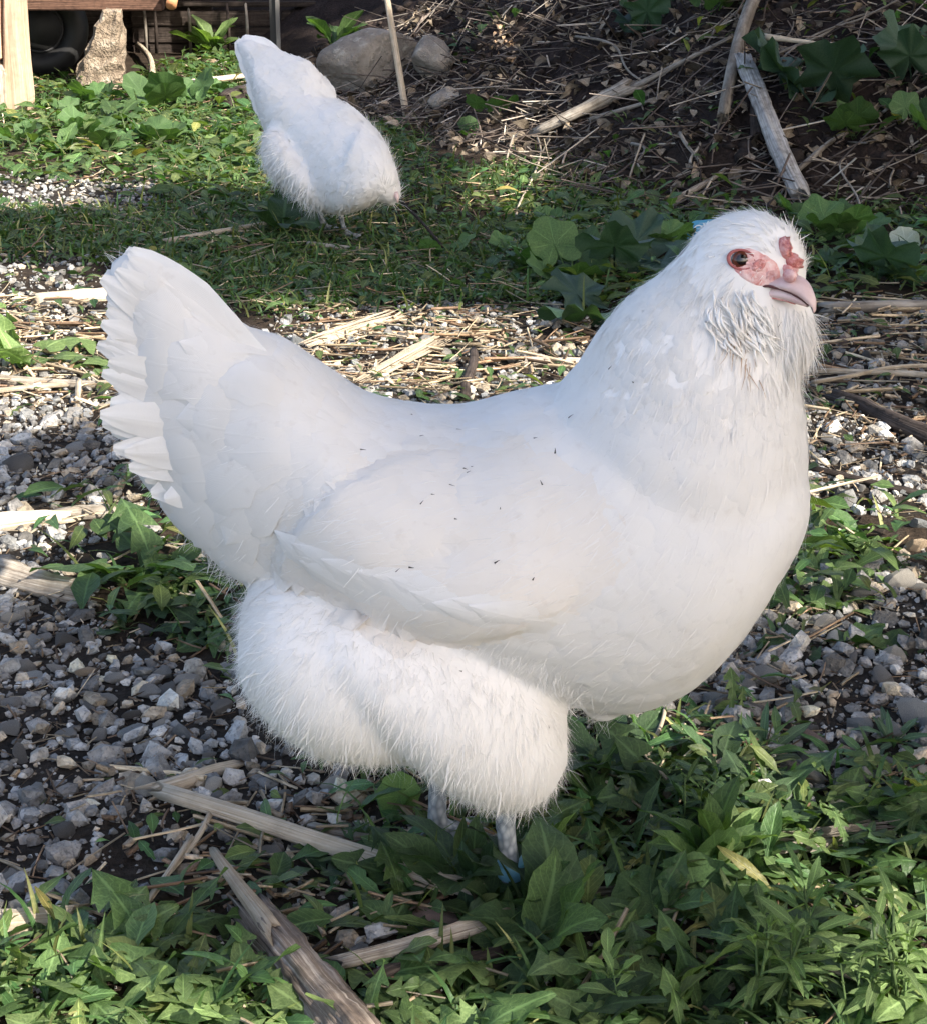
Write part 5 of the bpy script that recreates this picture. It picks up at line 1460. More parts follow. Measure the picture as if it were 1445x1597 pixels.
# near wing: a shell over the flank, proud at its lower and rear edge
out = [(428,868),(424,888),(440,912),(490,942),(560,974),(640,992),(720,1002),(800,990),(880,962),(945,900),(960,830),(930,760),(860,715),(780,692),(690,692),(600,716),(515,762),(460,818)]
oc = np.array([690, 862.0]); O = np.array(out, float)
ang_n = len(O) * 4; tt = np.linspace(0, len(O), ang_n, endpoint=False)
Oi = np.stack([np.interp(tt, np.arange(len(O) + 1), np.append(O[:, k], O[0, k])) for k in (0, 1)], -1)
WV, Wuv = [], []; rings = np.linspace(0, 1, 13)[1:]
for rr in rings:
    for k in range(ang_n):
        q = oc + (Oi[k] - oc) * rr
        p, nn = sk.hit(*q)
        if p is None: p, nn = plane_pt(q[0], q[1], HY - .09), np.array([0, -1.0, .2])
        e = (1 - rr ** 3)
        rear = max(0.0, min(1.0, (720 - q[0]) / 250)); low = max(0.0, min(1.0, (q[1] - 860) / 90)) * min(1, max(0, (930 - q[0]) / 150))
        h = (.0030 + .0048 * max(rear, low)) * e * e + (.0065 * max(rear, low) if rr < .995 else .0) - (.0015 if rr > .995 else 0)
        p = p + nn * h
        WV.append(p); Wuv.append((.3, .5))
WV = np.array(WV); m = len(rings)
WF = grid_faces(m, ang_n, True); kc = len(WV); WV = np.concatenate([WV, [sk.hit(*oc)[0] + sk.hit(*oc)[1] * .0036]])
tri = np.array([(kc, (j + 1) % ang_n, j) for j in range(ang_n)])
# keep normals outward (towards -Y)
nchk = np.cross(WV[WF[5, 1]] - WV[WF[5, 0]], WV[WF[5, 2]] - WV[WF[5, 0]])
if nchk[1] > 0: WF = WF[:, ::-1]; tri = tri[:, ::-1]
wing = put('wing', (WV, [WF, tri], np.array(Wuv + [(.3, .5)]), None), hen, M_FEATH)

# joint skin for the feathers = body plus wing
WQ = WF.copy()
sk2 = Skin(np.concatenate([sk.V, WV]), np.concatenate([Q, WQ + len(sk.V)]))
KEYS = [(170,420,-.7,-.75),(165,560,-1,-.1),(190,690,-.95,.35),(250,780,-.8,.6),(330,870,-.6,.8),(240,420,-.75,-.6),(300,480,-.75,-.5),(300,640,-.98,-.05),(350,760,-.85,.45),(400,560,-.85,-.35),(420,680,-.97,.1),(430,820,-.8,.6),
  (500,600,-.9,-.15),(560,680,-1,.15),(500,760,-.85,.5),(650,650,-1,.05),(650,760,-.97,.25),(750,650,-1,.1),(800,720,-.93,.35),(600,860,-.98,.2),(500,860,-.98,.15),(700,930,-.97,.2),(800,900,-.93,.35),(900,840,-.85,.5),(850,960,-.95,.3),
  (900,700,-.75,.65),(950,560,-.45,.9),(1000,500,-.4,.9),(1060,440,-.45,.9),(1000,640,-.35,.94),(1080,600,-.25,.97),(1100,520,-.35,.94),(1150,640,-.1,1),(1230,640,.05,1),(1240,760,-.05,1),(1150,780,-.3,.95),(1050,760,-.5,.87),(1180,900,-.4,.9),(1080,980,-.7,.7),(960,1040,-.9,.45),(1000,900,-.75,.65),(950,1090,-.6,.8),
  (400,950,-.8,.5),(385,1020,-.9,.45),(430,1080,-.6,.8),(480,960,-.35,.93),(520,1080,-.25,.97),(600,1020,-.15,1),(620,1150,-.1,1),(700,1060,-.15,1),(720,1180,-.1,1),(800,1060,-.1,1),(800,1200,0,1),(870,1100,.35,.94),(870,1200,.3,.95),
  (1120,380,-.7,.3),(1170,350,-.7,-.1),(1220,350,-.4,-.5),(1245,380,.2,-.6),(1120,440,-.5,.85),(1150,480,-.35,.94),(1200,520,-.05,1),(1250,520,.25,.97),(1215,580,0,1)]
P, N = sk2.sample(15000)
px, py, _ = project(P)
isl = (P[:, 2] < zl + .012) & (np.abs(px - 745) < 130) & (py > 1215)
head = (px > 1075) & (py < 600) & (px - 1075 > (py - 600) * .25)
flf = inpoly(px, py, [(350,925),(470,905),(600,985),(760,1005),(860,1020),(905,1090),(905,1280),(640,1290),(350,1100)])
tailz = (px < 400) & (py < 930)
k = ~isl & ~head & ~flf & (py > 330)
Pb, Nb, = P[k], N[k]; pxb, pyb = px[k], py[k]
D = flow(Pb, KEYS)
inw = inpoly(pxb, pyb, out)
L = np.where(inw, .040, .028) * RNG.uniform(.8, 1.25, len(Pb)); L[(pxb > 940) & (pyb < 680)] *= .52; L[pxb < 420] *= 1.35
W = L * np.where(inw, .27, .34)
nf = min(6500, len(Pb))
pl = plumage(sk2, Pb[:nf], Nb[:nf], D[:nf], L[:nf], W[:nf], RNG.uniform(.0003, .0011, nf), .0003, .18)
pl[3][np.repeat(inw[:nf], 35)] *= (1.0, .975, .945)
put('plumage', pl, hen, M_FEATH, kind='stuff')

# fluff: thighs, underside, tail skirt
def cover(keys_poly, n, L, W, tilt, curl, jit=.25, root=-.002, droop=.15, skin=None, minL=.6):
    Pq, Nq = (skin or sk).sample(n * 6)
    a, b, _ = project(Pq); m = inpoly(a, b, keys_poly) & (Pq[:, 2] > zl + .002)
    Pq, Nq = Pq[m][:n], Nq[m][:n]; c = len(Pq)
    return down(Pq, Nq, flow(Pq, KEYS), RNG.uniform(L * minL, L * 1.25, c), np.full(c, W) * RNG.uniform(.6, 1.3, c), tilt, curl, jit, root, droop)
TH = [(345,930),(470,905),(600,985),(760,1005),(860,1020),(905,1085),(915,1280),(640,1290),(345,1110)]
fl = [cover(TH, 20000, .013, .00024, .30, .14, .30, droop=.06), cover(TH, 9000, .018, .00018, .55, .25, .45, droop=.06), cover(TH, 4200, .018, .0007, .10, .04, .22, droop=.03)]
fl += [cover([(890,1050),(1000,1075),(990,1140),(890,1140)], 1200, .020, .0003, .35, .1, .3), cover([(330,880),(440,890),(440,950),(340,950)], 1600, .028, .00025, .35, .1, .35),
       cover([(230,770),(330,850),(420,930),(390,940),(290,880),(220,800)], 1500, .022, .0003, .15, .0, .25), cover([(140,375),(240,375),(265,430),(205,440),(195,600),(215,690),(285,800),(240,815),(180,730),(135,600)], 1300, .020, .0004, .02, .0, .12, droop=.02), cover([(250,790),(330,840),(440,930),(400,960),(300,900),(240,820)], 1500, .026, .0004, .12, .0, .2, droop=.05)]
Pw, Nw = sk2.sample(16000); a_, b_ = project(Pw)[:2]
k_ = (Nw[:, 1] < .4) & (Pw[:, 2] > zl + .02) & ~inpoly(a_, b_, TH) & ((a_ < 1075) | (b_ > 600))
Pw, Nw = Pw[k_], Nw[k_]; c_ = len(Pw)
put('body_barbs', down(Pw, Nw, flow(Pw, KEYS), RNG.uniform(.008, .018, c_), RNG.uniform(.00015, .00035, c_), .01, .04, .2, .0007, 0), hen, M_FEATH, kind='stuff')
put('thigh_fluff', join(fl), hen, M_DOWN, kind='stuff')
# head, beard, neck hackle edge
HD = [(1060,330),(1290,300),(1300,470),(1180,470),(1100,520),(1060,460)]
EYE_X = [(1134,398),(1150,387),(1170,389),(1184,401),(1196,406),(1194,416),(1182,424),(1164,424),(1144,416)]
BEAK_X = [(1180,444),(1208,424),(1262,428),(1275,488),(1262,482),(1240,472),(1184,466)]
COMB_X = [(1208,364),(1222,364),(1250,404),(1248,434),(1220,436)]
SKIN_X = [(1134,398),(1150,384),(1175,384),(1200,400),(1214,408),(1222,432),(1214,446),(1190,450),(1170,444),(1150,432),(1138,416)]
def bare(x_, y_): return inpoly(x_, y_, EYE_X) | inpoly(x_, y_, BEAK_X) | inpoly(x_, y_, COMB_X)
def headcov(poly, n, *a, **kw):
    Pq, Nq = sk.sample(n * 40)
    x_, y_, _ = project(Pq); m = inpoly(x_, y_, poly) & ~(bare(x_, y_) & (Nq[:, 1] < .2))
    thin = inpoly(x_, y_, SKIN_X) & (Nq[:, 1] < .2); m &= ~thin | (RNG.uniform(0, 1, len(m)) < kw.get('thin', .25))
    Pq, Nq = Pq[m][:n], Nq[m][:n]; c = len(Pq)
    L, W, tilt, curl, jit = a
    return down(Pq, Nq, flow(Pq, KEYS), RNG.uniform(L * .6, L * 1.25, c), np.full(c, W) * RNG.uniform(.6, 1.3, c), tilt, curl, jit, -.001, kw.get('droop', .1), kw.get('tint', (1, 1, 1)))
HD = [(1060,330),(1290,300),(1300,500),(1180,475),(1100,520),(1060,460)]
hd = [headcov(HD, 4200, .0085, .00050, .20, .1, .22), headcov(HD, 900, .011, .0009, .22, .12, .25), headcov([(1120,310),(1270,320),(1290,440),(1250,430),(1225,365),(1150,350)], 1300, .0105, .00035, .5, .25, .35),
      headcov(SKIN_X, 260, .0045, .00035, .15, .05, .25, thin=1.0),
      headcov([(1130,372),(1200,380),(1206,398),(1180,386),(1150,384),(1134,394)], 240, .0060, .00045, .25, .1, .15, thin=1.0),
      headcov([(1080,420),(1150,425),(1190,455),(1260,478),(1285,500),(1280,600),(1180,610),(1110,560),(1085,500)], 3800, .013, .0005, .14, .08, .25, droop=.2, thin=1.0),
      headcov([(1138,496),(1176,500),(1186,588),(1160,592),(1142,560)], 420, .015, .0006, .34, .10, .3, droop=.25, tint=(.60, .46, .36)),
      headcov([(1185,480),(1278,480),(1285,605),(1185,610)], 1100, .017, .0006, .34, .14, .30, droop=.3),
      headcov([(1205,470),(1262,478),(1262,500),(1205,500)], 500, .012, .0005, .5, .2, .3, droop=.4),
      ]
hackle = [headcov([(960,440),(1080,400),(1140,560),(1255,600),(1270,680),(1080,700),(940,640)], 4500, .014, .0004, .03, .0, .1)]
put('neck_hackle', join(hackle), hen, M_FEATH, kind='stuff')
# the loose curved locks of the near muff
rl = np.random.default_rng(33); lk_ = []
for i in range(70):
    x0 = rl.uniform(1104, 1196); y0 = rl.uniform(448, 530); ln = rl.uniform(26, 56); bx = rl.uniform(2, 34) * (1 if x0 > 1112 else .1); sg = rl.uniform(-12, 5)
    pts = []; rad = []; lf_ = rl.uniform(.0010, .0055)
    for k_ in range(8):
        f = k_ / 7
        q, nn = sk.hit(x0 + bx * f * f + sg * math.sin(f * math.pi), y0 + ln * f)
        if q is None: break
        pts.append(q + nn * (lf_ * math.sin(f * 2.7) - .0010 * (1 - f))); rad.append(.0009 * math.sin(.35 + f * 2.6) * rl.uniform(.8, 1.15) + .0001)
    if len(pts) > 3:
        V_, F_ = chain(pts, rad, 5); lk_.append((V_, F_, np.tile([[.3, .95]], (len(V_), 1)), np.ones((len(V_), 3)) * np.array([1, .985, .965]) * rl.uniform(.92, 1)))
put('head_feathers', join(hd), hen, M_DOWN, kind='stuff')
put('muff_feathers', join(lk_), hen, M_MUFF, kind='stuff')

# tail feathers
TB = (420, 640)
path = np.array([(226,400),(200,394),(176,398),(158,418),(151,460),(152,520),(158,570),(159,630),(170,682),(203,722),(236,768),(272,820),(322,870)], float)
nt_ = 36
for i in range(nt_):
    u = i / (nt_ - 1) * (len(path) - 1); q = path[min(int(u), len(path) - 2)]; q = q + (path[min(int(u), len(path) - 2) + 1] - q) * (u - min(int(u), len(path) - 2))
    tp = q + RNG.normal(0, 3.5, 2) + (q - np.array([420, 640])) * RNG.uniform(-.06, .014)
    if tp[1] > 785: continue
    lowr = max(0.0, (tp[1] - 640) / 230)
    yo = -.004 - .034 * (i / nt_) + (.016 if i % 2 and i < 12 else 0)
    wd = (.032 if tp[1] < 640 else .027 - .006 * lowr) * RNG.uniform(.75, 1.2); yo += RNG.normal(0, .004)
    bs = (TB[0] + (tp[0] - 200) * .18 - 10, TB[1] + (tp[1] - 560) * .42)
    b_ = plane_pt(bs[0], bs[1], HY - .022 + yo * .3); t__ = plane_pt(tp[0], tp[1], HY + yo)
    long_feather(b_, t__, wd, (0.06 + RNG.normal(0, .08), -1, .10 + RNG.normal(0, .10)), M_FEATH, hen, 'tail_feather', bow=(-.02 if i < 4 else .05 if tp[1] < 560 else -.04) + RNG.normal(0, .012), cup=.05, seed=i, point=1.55)
# two rows of coverts over the roots of the tail feathers, tips standing a little off
for row, (inn, num, ll, ww) in enumerate(((.16, 17, .078, .0150), (.36, 15, .070, .0145), (.58, 12, .060, .0140), (.10, 22, .062, .0135))):
    for i in range(num):
        u = (i + .5 + RNG.uniform(-.3, .3)) / num * (len(path) - 1); q = path[int(u)] + (path[min(int(u) + 1, len(path) - 1)] - path[int(u)]) * (u - int(u))
        if row == 3 and q[1] < 660: continue
        c_ = q + (np.array([440, 650]) - q) * (inn + RNG.uniform(-.05, .05)) + (np.array([28, 6]) if row < 3 else np.array([14, -10]))
        h_, n_ = sk.hit(*c_)
        if h_ is None: continue
        dv = q - np.array([470, 650]); dv = RT * dv[0] - UPC * dv[1]
        put('tail_covert', plumage(sk, h_[None], n_[None], (dv / np.linalg.norm(dv))[None], np.array([ll * RNG.uniform(.85, 1.15)]), np.array([ww * RNG.uniform(.8, 1.1)]), np.array([RNG.uniform(.0018, .0042)]), .0008, .10, True), hen, M_FEATH)
Pt, Nt = sk.sample(16000); a_, b_ = project(Pt)[:2]
m_ = inpoly(a_, b_, [(170,400),(250,400),(400,520),(430,800),(400,900),(330,860),(240,770),(190,690),(165,560)]) & (Nt[:, 1] < .3)
Pt, Nt = Pt[m_][:140], Nt[m_][:140]; c_ = len(Pt)
put('tail_coverts', plumage(sk, Pt, Nt, flow(Pt, KEYS), RNG.uniform(.038, .075, c_), RNG.uniform(.010, .017, c_), RNG.uniform(.0012, .0040, c_), .0006, .16), hen, M_FEATH, kind='stuff')
# flight feathers folded along the lower edge of the wing
for i in range(12):
    f = i / 11
    bq = (500 + 330 * f + RNG.normal(0, 6), 893 + 85 * f ** .7 - 10 + RNG.normal(0, 5))
    q, nn = sk2.hit(*bq)
    dv = (RT * -1 - UPC * (-.02 - .30 * (1 - f) * 0 - .28))
    put('wing_feather', plumage(sk2, np.array([q]), np.array([nn]), dv[None], np.array([.085]), np.array([.0115]), np.array([.0026]), .0008, .03, True), hen, M_FEATH)

# head details
def surf(px_, py_, lift=0.0):
    q, nn = sk.hit(px_, py_)
    return q + nn * lift, nn
def patch(poly, mat, name, lift=.0012, n=9, bump=.0008, seed=0, parent=hen, dome=.0):
    O_ = np.array(poly, float); c_ = O_.mean(0); k = len(O_) * 3
    tq = np.linspace(0, len(O_), k, endpoint=False)
    Oq = np.stack([np.interp(tq, np.arange(len(O_) + 1), np.append(O_[:, j], O_[0, j])) for j in (0, 1)], -1)
    for _ in range(3): Oq = .5 * Oq + .25 * (np.roll(Oq, 1, 0) + np.roll(Oq, -1, 0))
    V = []; rg = np.linspace(0, 1, n)[1:]
    r = np.random.default_rng(seed)
    for rr in rg:
        for j in range(k):
            q = c_ + (Oq[j] - c_) * rr
            p_, nn = surf(q[0], q[1]); V.append(p_ + nn * (lift + dome * (1 - rr * rr) + bump * r.normal() * (rr < .95) - (lift + .001) * (rr > .98)))
    p_, nn = surf(*c_); V.append(p_ + nn * (lift + dome)); kc = len(V) - 1
    F = grid_faces(len(rg), k, True)[:, ::-1]; T = np.array([(kc, j, (j + 1) % k) for j in range(k)])
    return put(name, (np.array(V), [F, T], None, None), parent, mat)
patch(SKIN_X, M_PALEPINK, 'face_skin', .0008, 9, .0004, 1)
patch([(1176,402),(1192,402),(1197,411),(1188,424),(1174,428),(1168,420)], M_RED, 'red_face_patch', .0013, 6, .0005, 2)
patch([(1190,424),(1210,412),(1216,424),(1206,440),(1192,440)], M_PINK, 'red_face_patch', .0012, 6, .0005, 3)
# comb
for i, poly in enumerate(([(1212,371),(1218,368),(1228,384),(1232,400),(1224,408),(1214,394)], [(1226,388),(1236,394),(1246,410),(1244,422),(1230,420),(1222,408)], [(1216,410),(1232,412),(1240,428),(1232,438),(1222,432)])):
    patch(poly, M_RED if i < 2 else M_PINK, 'comb', .0026, 6, .0012, 5 + i, dome=.0035)
# beak
hq, hn = surf(1222, 440)
def bsec(items, nr=14):
    Vs = []
    for (tx, ty), (bx, by), b, yo in items:
        p0 = plane_pt(tx, ty, hq[1] + yo); p1 = plane_pt(bx, by, hq[1] + yo); c_ = (p0 + p1) / 2; n_ = (p0 - p1) / 2
        sd = np.array([math.sin(yaw) * -1, math.cos(yaw), 0]) * b
        for j in range(nr):
            a = 2 * math.pi * j / nr
            ca, sa = math.cos(a), math.sin(a)
            Vs.append(c_ + n_ * ca * (1 if ca > 0 else .8) + sd * sa)
    m_ = len(items); F = [grid_faces(m_, nr, True)]; k = len(Vs); Vs += [np.mean(Vs[:nr], 0), np.mean(Vs[-nr:], 0)]
    F.append(np.array([(k, (j + 1) % nr, j) for j in range(nr)] + [(k + 1, k - nr + j, k - nr + (j + 1) % nr) for j in range(nr)]))
    return np.array(Vs), F
up_ = smooth_secs([((1200,430),(1182,450),.012,.010), ((1226,428),(1206,449),.0115,.002), ((1246,432),(1228,455),.010,-.006), ((1259,442),(1246,464),.0075,-.011), ((1267,456),(1258,474),.005,-.015), ((1271,470),(1267,482),.003,-.017), ((1271,484),(1268,489),.0012,-.018)], 4)
lo_ = smooth_secs([((1184,440),(1180,467),.0110,.010), ((1208,441),(1202,467),.0105,.003), ((1230,447),(1226,469),.0088,-.004), ((1248,456),(1245,476),.0062,-.010), ((1262,469),(1259,480),.003,-.0135)], 4)
V, F = bsec(up_); put('upper_beak', (V, F, None, None), hen, M_HORN)
V, F = bsec(lo_); put('lower_beak', (V, F, None, None), hen, M_HORN)
gl = [plane_pt(x_, y_, hq[1] + d_) for x_, y_, d_ in ((1182,446,-.004),(1198,446,-.0075),(1216,450,-.009),(1234,457,-.0135),(1250,467,-.0165),(1260,476,-.0165))]
V, F = chain(gl, [.0008, .0009, .0009, .0008, .0007, .0004], 6); put('gape', (V, F, None, None), hen, M_GAPE)
gl = [plane_pt(x_, y_, hq[1] + d_) for x_, y_, d_ in ((1190,468,-.003),(1206,464,-.0065),(1224,468,-.0095),(1240,474,-.012))]
V, F = chain(gl, [.0006, .001, .001, .0005], 6); put('gape', (V, F, None, None), hen, M_RED)
ns_ = plane_pt(1231, 430, hq[1] - .012)
V, F = ellipsoid(ns_, (.0048, .003, .0042), Rh, 16, 10); put('nostril_flap', (V, F, None, None), hen, M_PINK)
# eye
ep, en = surf(1155, 405)
en = en * .5 + np.array([.25, -1, .15]) * .5; en /= np.linalg.norm(en)
Me = Vector(en).to_track_quat('Z', 'Y').to_matrix()
er = .0062
V, F = ellipsoid((0, 0, 0), (1, 1, .8), None, 28, 16)
eo = obj('eye', mesh_np('eye', V, F, M_EYE), hen, Vector(ep - en * .0024) - hen.location, Me.to_euler(), er)
lid = torus(.0067, .0010, M_LID, 'eyelid', 32, 8)
for v in lid.vertices: v.co = Vector((v.co.x * 1.22, v.co.z * .90 - v.co.x * .12, v.co.y))
obj('eyelid', lid, hen, Vector(ep + en * .0008) - hen.location, Me.to_euler())
# leg band
bp = lk * .68 + la * .32
bp = lk + (la - lk) * .12
bd = la - lk; bd /= np.linalg.norm(bd)
V, F = chain([bp - bd * .0065, bp - bd * .006, bp + bd * .006, bp + bd * .0065], [.0096, .0102, .0102, .0096], 24)
put('leg_band', (V, F, None, None), hen, M_BAND)
# dirt flecks
fk = []
for (a, b) in [(722,735),(728,742),(735,733),(700,760),(708,812),(672,775),(780,797),(618,890),(638,884),(655,790),(828,905),(845,760),(865,712),(832,688),(712,675),(654,686),(990,598),(953,578),(640,652),(560,705),(296,590),(718,1050),(850,1135),(770,880),(890,655),(1208,508)]:
    q, nn = sk2.hit(a, b)
    if q is None: continue
    L_f = RNG.uniform(.0015, .0042)
    fk.append(down(np.array([q]) + nn * .003, np.array([nn]), flow(np.array([q]), KEYS) * -1, np.array([L_f]), np.array([RNG.uniform(.0003, .0007)]), 0, 0, .6, 0, 0))
put('dirt_flecks', join(fk), hen, M_DIRT, kind='stuff')

# ================= the second hen, pecking
h2b = G(530, 366)
hen2 = empty('hen', Vector((h2b.x, H2Y, float(terrain(h2b.x, H2Y)))), 'white hen farther back pecking with its tail up and head down', 'hen', 'white hens')
b2 = smooth_secs([((398,92),(402,160),.05,.10), ((430,100),(425,235),.09,.09), ((470,120),(440,278),.125,.07), ((510,140),(468,308),.145,.03), ((550,160),(492,330),.15,-.02), ((585,190),(520,338),.14,-.07), ((606,225),(552,332),.11,-.11), ((616,260),(580,318),.07,-.13)])
t2 = smooth_secs([((370,62),(372,74),.012,.16), ((384,60),(384,110),.03,.15), ((410,68),(396,165),.05,.13), ((445,80),(420,205),.075,.11), ((485,95),(450,230),.09,.09), ((525,138),(480,270),.09,.07)])
n2s = smooth_secs([((560,190),(525,300),.10,-.10), ((595,215),(555,315),.085,-.13), ((612,245),(575,312),.062,-.155), ((620,270),(590,312),.045,-.165), ((623,290),(602,318),.032,-.17), ((624,305),(612,322),.014,-.175)])
th2 = smooth_secs([((412,205),(412,250),.03,-.02), ((430,195),(432,285),.07,-.03), ((465,220),(470,312),.09,-.05), ((500,260),(500,336),.08,-.07)])
S2 = [loft(b2, H2Y), loft(t2, H2Y), loft(n2s, H2Y), loft(th2, H2Y)]
l3, la3, lk3, lf3 = leg((535, 318), (540, 372), H2Y - .05); l4, la4, lk4, lf4 = leg((500, 318), (508, 362), H2Y + .02)
V, Q = fuse(S2 + l3 + l4, .007, 5)
sh = Skin(V, Q); V = V + sh.vn * (.005 * fbm(V[:, 0] * 18, V[:, 2] * 18 + V[:, 1] * 12, 3, 8))[:, None]
sh = Skin(V, Q); ce = V[Q].mean(1)
zz = plane_pt(520, 338, H2Y - .05)[2]
il = ((near_seg(ce, la3, lf3) < .02) | (near_seg(ce, la4, lf4) < .02) | (np.linalg.norm(ce - lf3, axis=1) < .075) | (np.linalg.norm(ce - lf4, axis=1) < .075)) & (ce[:, 2] < zz)
put('body', (V, [Q], None, None), hen2, [M_BODY, M_LEG], True, il.astype(int))
K2 = [(385,80,-.8,-.5),(400,140,-.9,.2),(440,120,-.85,-.3),(470,180,-.8,-.1),(430,240,-.6,.6),(500,200,-.8,-.3),(480,290,-.4,.9),(550,220,-.7,-.6),(560,290,-.6,.2),(600,240,-.5,-.8),(610,290,-.2,-.9),(520,320,-.4,.8)]
P, N = sh.sample(2600); px, py, _ = project(P); k = P[:, 2] > zz + .02; P, N = P[k], N[k]
D = flow(P, K2); L = RNG.uniform(.03, .055, len(P))
put('plumage', plumage(sh, P, N, D, L, L * .36, RNG.uniform(.0015, .0045, len(P)), .001, .25, True), hen2, M_FEATH, kind='stuff')
P, N = sh.sample(9000); px, py, _ = project(P); k = (P[:, 2] > zz + .01); P, N = P[k], N[k]; px, py = px[k], py[k]
rag = inpoly(px, py, [(400,190),(470,230),(500,345),(400,290)]) | inpoly(px, py, [(540,140),(640,180),(640,330),(590,320),(600,230)])
Lh = np.where(rag, .034, .018)
put('fluff', down(P, N, flow(P, K2), Lh * RNG.uniform(.6, 1.2, len(P)), np.full(len(P), .0009), .3, .1, .35), hen2, M_DOWN, kind='stuff')
for i, (tp, yo, wd) in enumerate([((368,64),.15,.06),((378,57),.17,.06),((392,58),.19,.06),((374,84),.13,.06),((384,104),.11,.06),((386,128),.10,.06),((394,156),.08,.055),((412,74),.18,.06)]):
    bs = (455 + (tp[0] - 380) * .3, 165 + (tp[1] - 100) * .35)
    long_feather(plane_pt(bs[0], bs[1], H2Y + .06), plane_pt(tp[0], tp[1], H2Y + yo), wd, (.15, -1, .1), M_FEATH, hen2, 'tail_feather', bow=.03, seed=90 + i)
q, nn = sh.hit(616, 300)
if q is not None:
    V, F = chain([q + nn * .0, q + np.array([.004, -.003, -.010]), q + np.array([.005, -.004, -.018])], [.006, .004, .001], 10); put('beak', (V, F, None, None), hen2, M_HORN)


# ---------------------------------------------------------------- unseen trees added right of the yard, crowns shaped to cast its sun patches
Ls = np.array(SUN_L)
e1 = np.cross(Ls, [0, 0, 1]); e1 /= np.linalg.norm(e1); e2 = np.cross(e1, Ls)
def st(P): P = np.asarray(P); return P @ e1, P @ e2
SUNNY = [
 [(-300,440),(165,430),(165,520),(160,640),(-300,660)],
 [(-300,800),(205,795),(205,850),(110,900),(110,960),(-300,960)],
 [(1200,790),(1400,770),(1900,760),(1900,980),(1330,960),(1200,960)],
 [(1255,640),(1900,640),(1900,730),(1255,715)],
 [(430,485),(700,500),(900,520),(900,600),(560,612),(480,540)],
 [(-300,135),(230,75),(400,80),(420,200),(420,305),(200,320),(-300,322)],
 [(700,190),(850,200),(860,330),(700,330)],
 [(-300,1440),(330,1440),(470,1465),(640,1550),(660,1900),(-300,1900)],
 [(150,1280),(480,1340),(640,1400),(420,1480),(130,1440)],
 [(830,1455),(960,1440),(1000,1520),(1130,1440),(1300,1455),(1700,1480),(1700,1900),(640,1900),(640,1550)],
 [(890,1150),(1010,1130),(1080,1230),(1180,1290),(1170,1360),(1060,1320),(900,1260)],
 [(500,36),(640,30),(640,62),(520,80)], [(745,50),(820,50),(830,130),(760,120)],
 [(590,1210),(665,1210),(665,1270),(590,1270)], [(230,790),(300,800),(330,880),(260,900)],
]
polys = []; wide = []
for p in SUNNY:
    q = np.array(p, float)
    g_ = ground_pt(np.clip(q[:, 0], -400, 1900), q[:, 1])
    a, b = st(g_); q = np.stack([a, b], -1); v = q - q.mean(0)
    polys.append(q + v / np.linalg.norm(v, axis=1)[:, None] * .075); wide.append(q + v / np.linalg.norm(v, axis=1)[:, None] * .14)
hp_ = [sh.hit(a_, b_)[0] for a_, b_ in [(500,178),(545,165),(590,200),(606,240),(600,285),(570,262),(540,225),(510,205)]]
a, b = st(np.array([h for h in hp_ if h is not None])); q = np.stack([a, b], -1); v = q - q.mean(0)
for w_, L_s in ((.042, polys), (.11, wide)): L_s.append(q + v / np.linalg.norm(v, axis=1)[:, None] * w_)
n = 62000
gxx = RNG.uniform(-2.6, 3.2, n); gyy = RNG.uniform(-.3, 8.6, n)
dd = RNG.uniform(4.6, 6.6, n)
P = np.stack([gxx, gyy, np.zeros(n)], -1) + Ls * dd[:, None]
s_, t_ = st(P)
keep = np.ones(n, bool); sunny = np.zeros(n, bool)
edge = np.zeros(n, bool)
for q in wide: edge |= inpoly(s_, t_, q)
for q in polys: sunny |= inpoly(s_ + RNG.normal(0, .012, n), t_ + RNG.normal(0, .012, n), q)
hs, ht = st(np.concatenate([sk.V[::3], WV])); cell = set()
for a, b in zip(np.round(hs / .03).astype(int), np.round(ht / .03).astype(int)):
    for i in (-1, 0, 1):
        for j in (-1, 0, 1): cell.add((a + i, b + j))
onhen = np.array([(a, b) in cell for a, b in zip(np.round(s_ / .03).astype(int), np.round(t_ / .03).astype(int))])
sunny &= ~onhen
h2s, h2t = st(sh.V[::2]); back = inpoly(h2s, h2t, polys[-1])
c2 = set(zip(np.round(h2s[~back] / .03).astype(int), np.round(h2t[~back] / .03).astype(int)))
on2 = np.array([(a, b) in c2 for a, b in zip(np.round(s_ / .03).astype(int), np.round(t_ / .03).astype(int))]) & ~inpoly(s_, t_, polys[-1])
sunny &= ~on2
keep = ~(sunny & (RNG.uniform(0, 1, n) > 0.015))  # leaves cleared along the sun rays so light falls on the drawn patches
fl = fbm(s_ * 5.5, t_ * 5.5, 2, 77)
keep &= ~((fl > 0.36) & (gyy > 2.2) & ~onhen)
edge &= ~onhen
lsize = np.where(edge, RNG.uniform(.055, .085, n), RNG.uniform(.10, .14, n))[keep]
P, gyy_ = P[keep], gyy[keep]
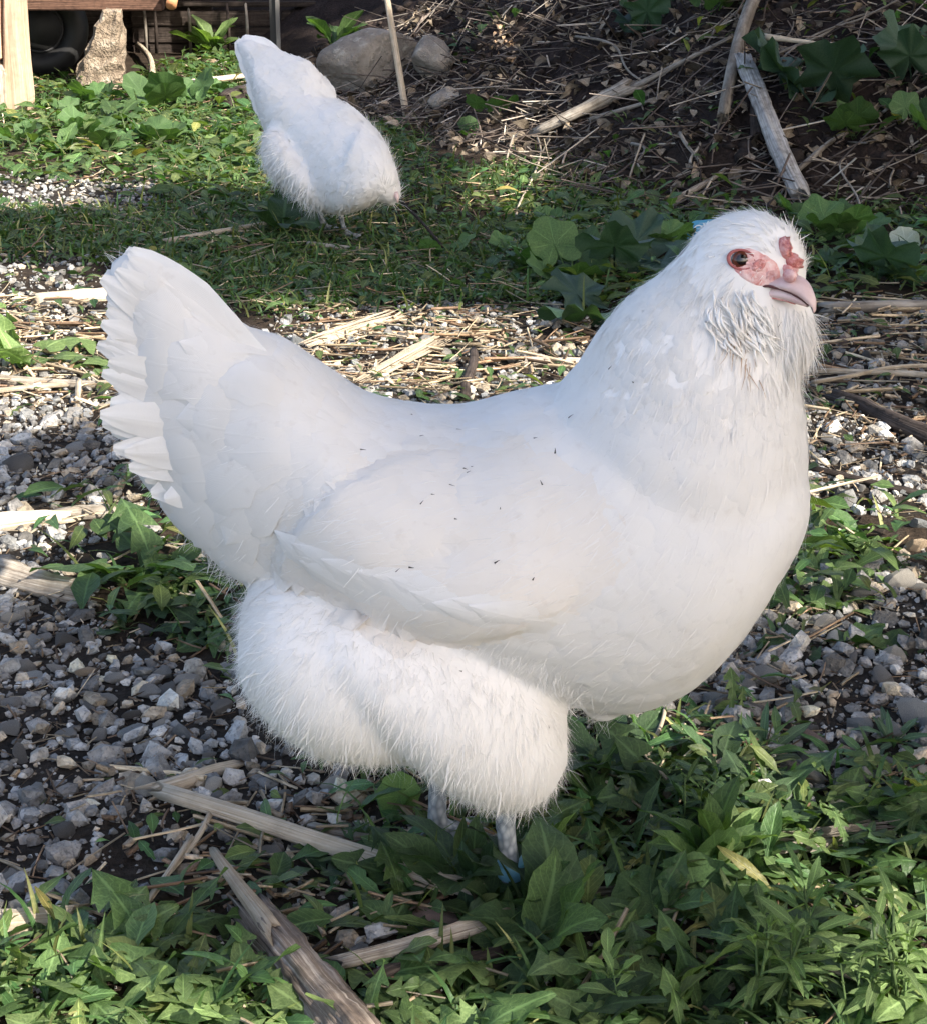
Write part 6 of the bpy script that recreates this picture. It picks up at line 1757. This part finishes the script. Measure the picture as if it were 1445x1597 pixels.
# extra leaves added on the sun rays to keep the big hen in shade
hv = sk.V[RNG.integers(0, len(sk.V), 2600)]
xp = hv + Ls * ((RNG.uniform(4.7, 6.4, 2600))[:, None]) + e1 * RNG.normal(0, .012, 2600)[:, None] + e2 * RNG.normal(0, .012, 2600)[:, None]
P = np.concatenate([P, xp]); gyy_ = np.concatenate([gyy_, hv[:, 1]]); lsize = np.concatenate([lsize, RNG.uniform(.07, .10, 2600)])
hv = sh.V[~inpoly(*st(sh.V), polys[-1])]; hv = hv[RNG.integers(0, len(hv), 1500)]  # more leaves added to shade the second hen outside its sun patch
P = np.concatenate([P, hv + Ls * RNG.uniform(4.4, 6.2, 1500)[:, None]]); gyy_ = np.concatenate([gyy_, hv[:, 1]]); lsize = np.concatenate([lsize, RNG.uniform(.06, .085, 1500)])
M_CROWN = mat_leaf('tree_leaf', (0.03, 0.07, 0.015), (0.06, 0.11, 0.03), 0.12)
ctv, ctf, cuv = leaf_grid(w_lance(0.36, .5), 4, 3, .3, .2, .02, 2)
for k, (ya, yb) in enumerate(((-9, 1.4), (1.4, 4.4), (4.4, 20))):
    m = (gyy_ >= ya) & (gyy_ < yb); p = P[m]; cnt = len(p)
    c0 = p.mean(0); base = Vector((c0[0] + .9, c0[1] + (-.8, .3, .9)[k], 0))
    base.z = float(terrain(base.x, base.y)) - .05
    tr = empty('added_shade_tree', base, ('unseen leafy tree added for shade right of the yard nearest the viewer', 'unseen leafy tree added for shade between the two others', 'unseen leafy tree added for shade right of the yard, farthest back')[k], 'tree')
    R = rotm(RNG.uniform(0, 6.28, cnt), RNG.normal(0.15, .5, cnt), RNG.normal(0, .4, cnt)) * lsize[m][:, None, None]
    V, F, U, C = inst(ctv, [ctf], R, p - np.array(base), cuv, np.ones((cnt, 3)))
    tag(obj('crown', mesh_np('crown', V, F, M_CROWN, True, C, U), tr), kind='stuff')
    cl_ = c0 - np.array(base)
    tp = [(0, 0, 0), (.03, .05, 1.0), (.0, .0, 2.2), (cl_[0] * .3, cl_[1] * .3, 3.2), (cl_[0] * .6, cl_[1] * .6, cl_[2] + .5)]
    obj('trunk', tube_mesh(tp, [.15, .12, .10, .07, .03], M_BARK, 12, 'trunk', 0, .05), tr)
    r = random.Random(k)
    for i in range(10):
        q = p[r.randrange(cnt)] - np.array(base); h = r.uniform(1.6, 3.0)
        obj('limb', tube_mesh([(0, 0, h), tuple(q * .4 + np.array([0, 0, h * .45])), tuple(q * .75 + np.array([0, 0, h * .25])), tuple(q)], [.045, .03, .018, .006], M_BARK, 7, 'limb', 0, .05), tr)
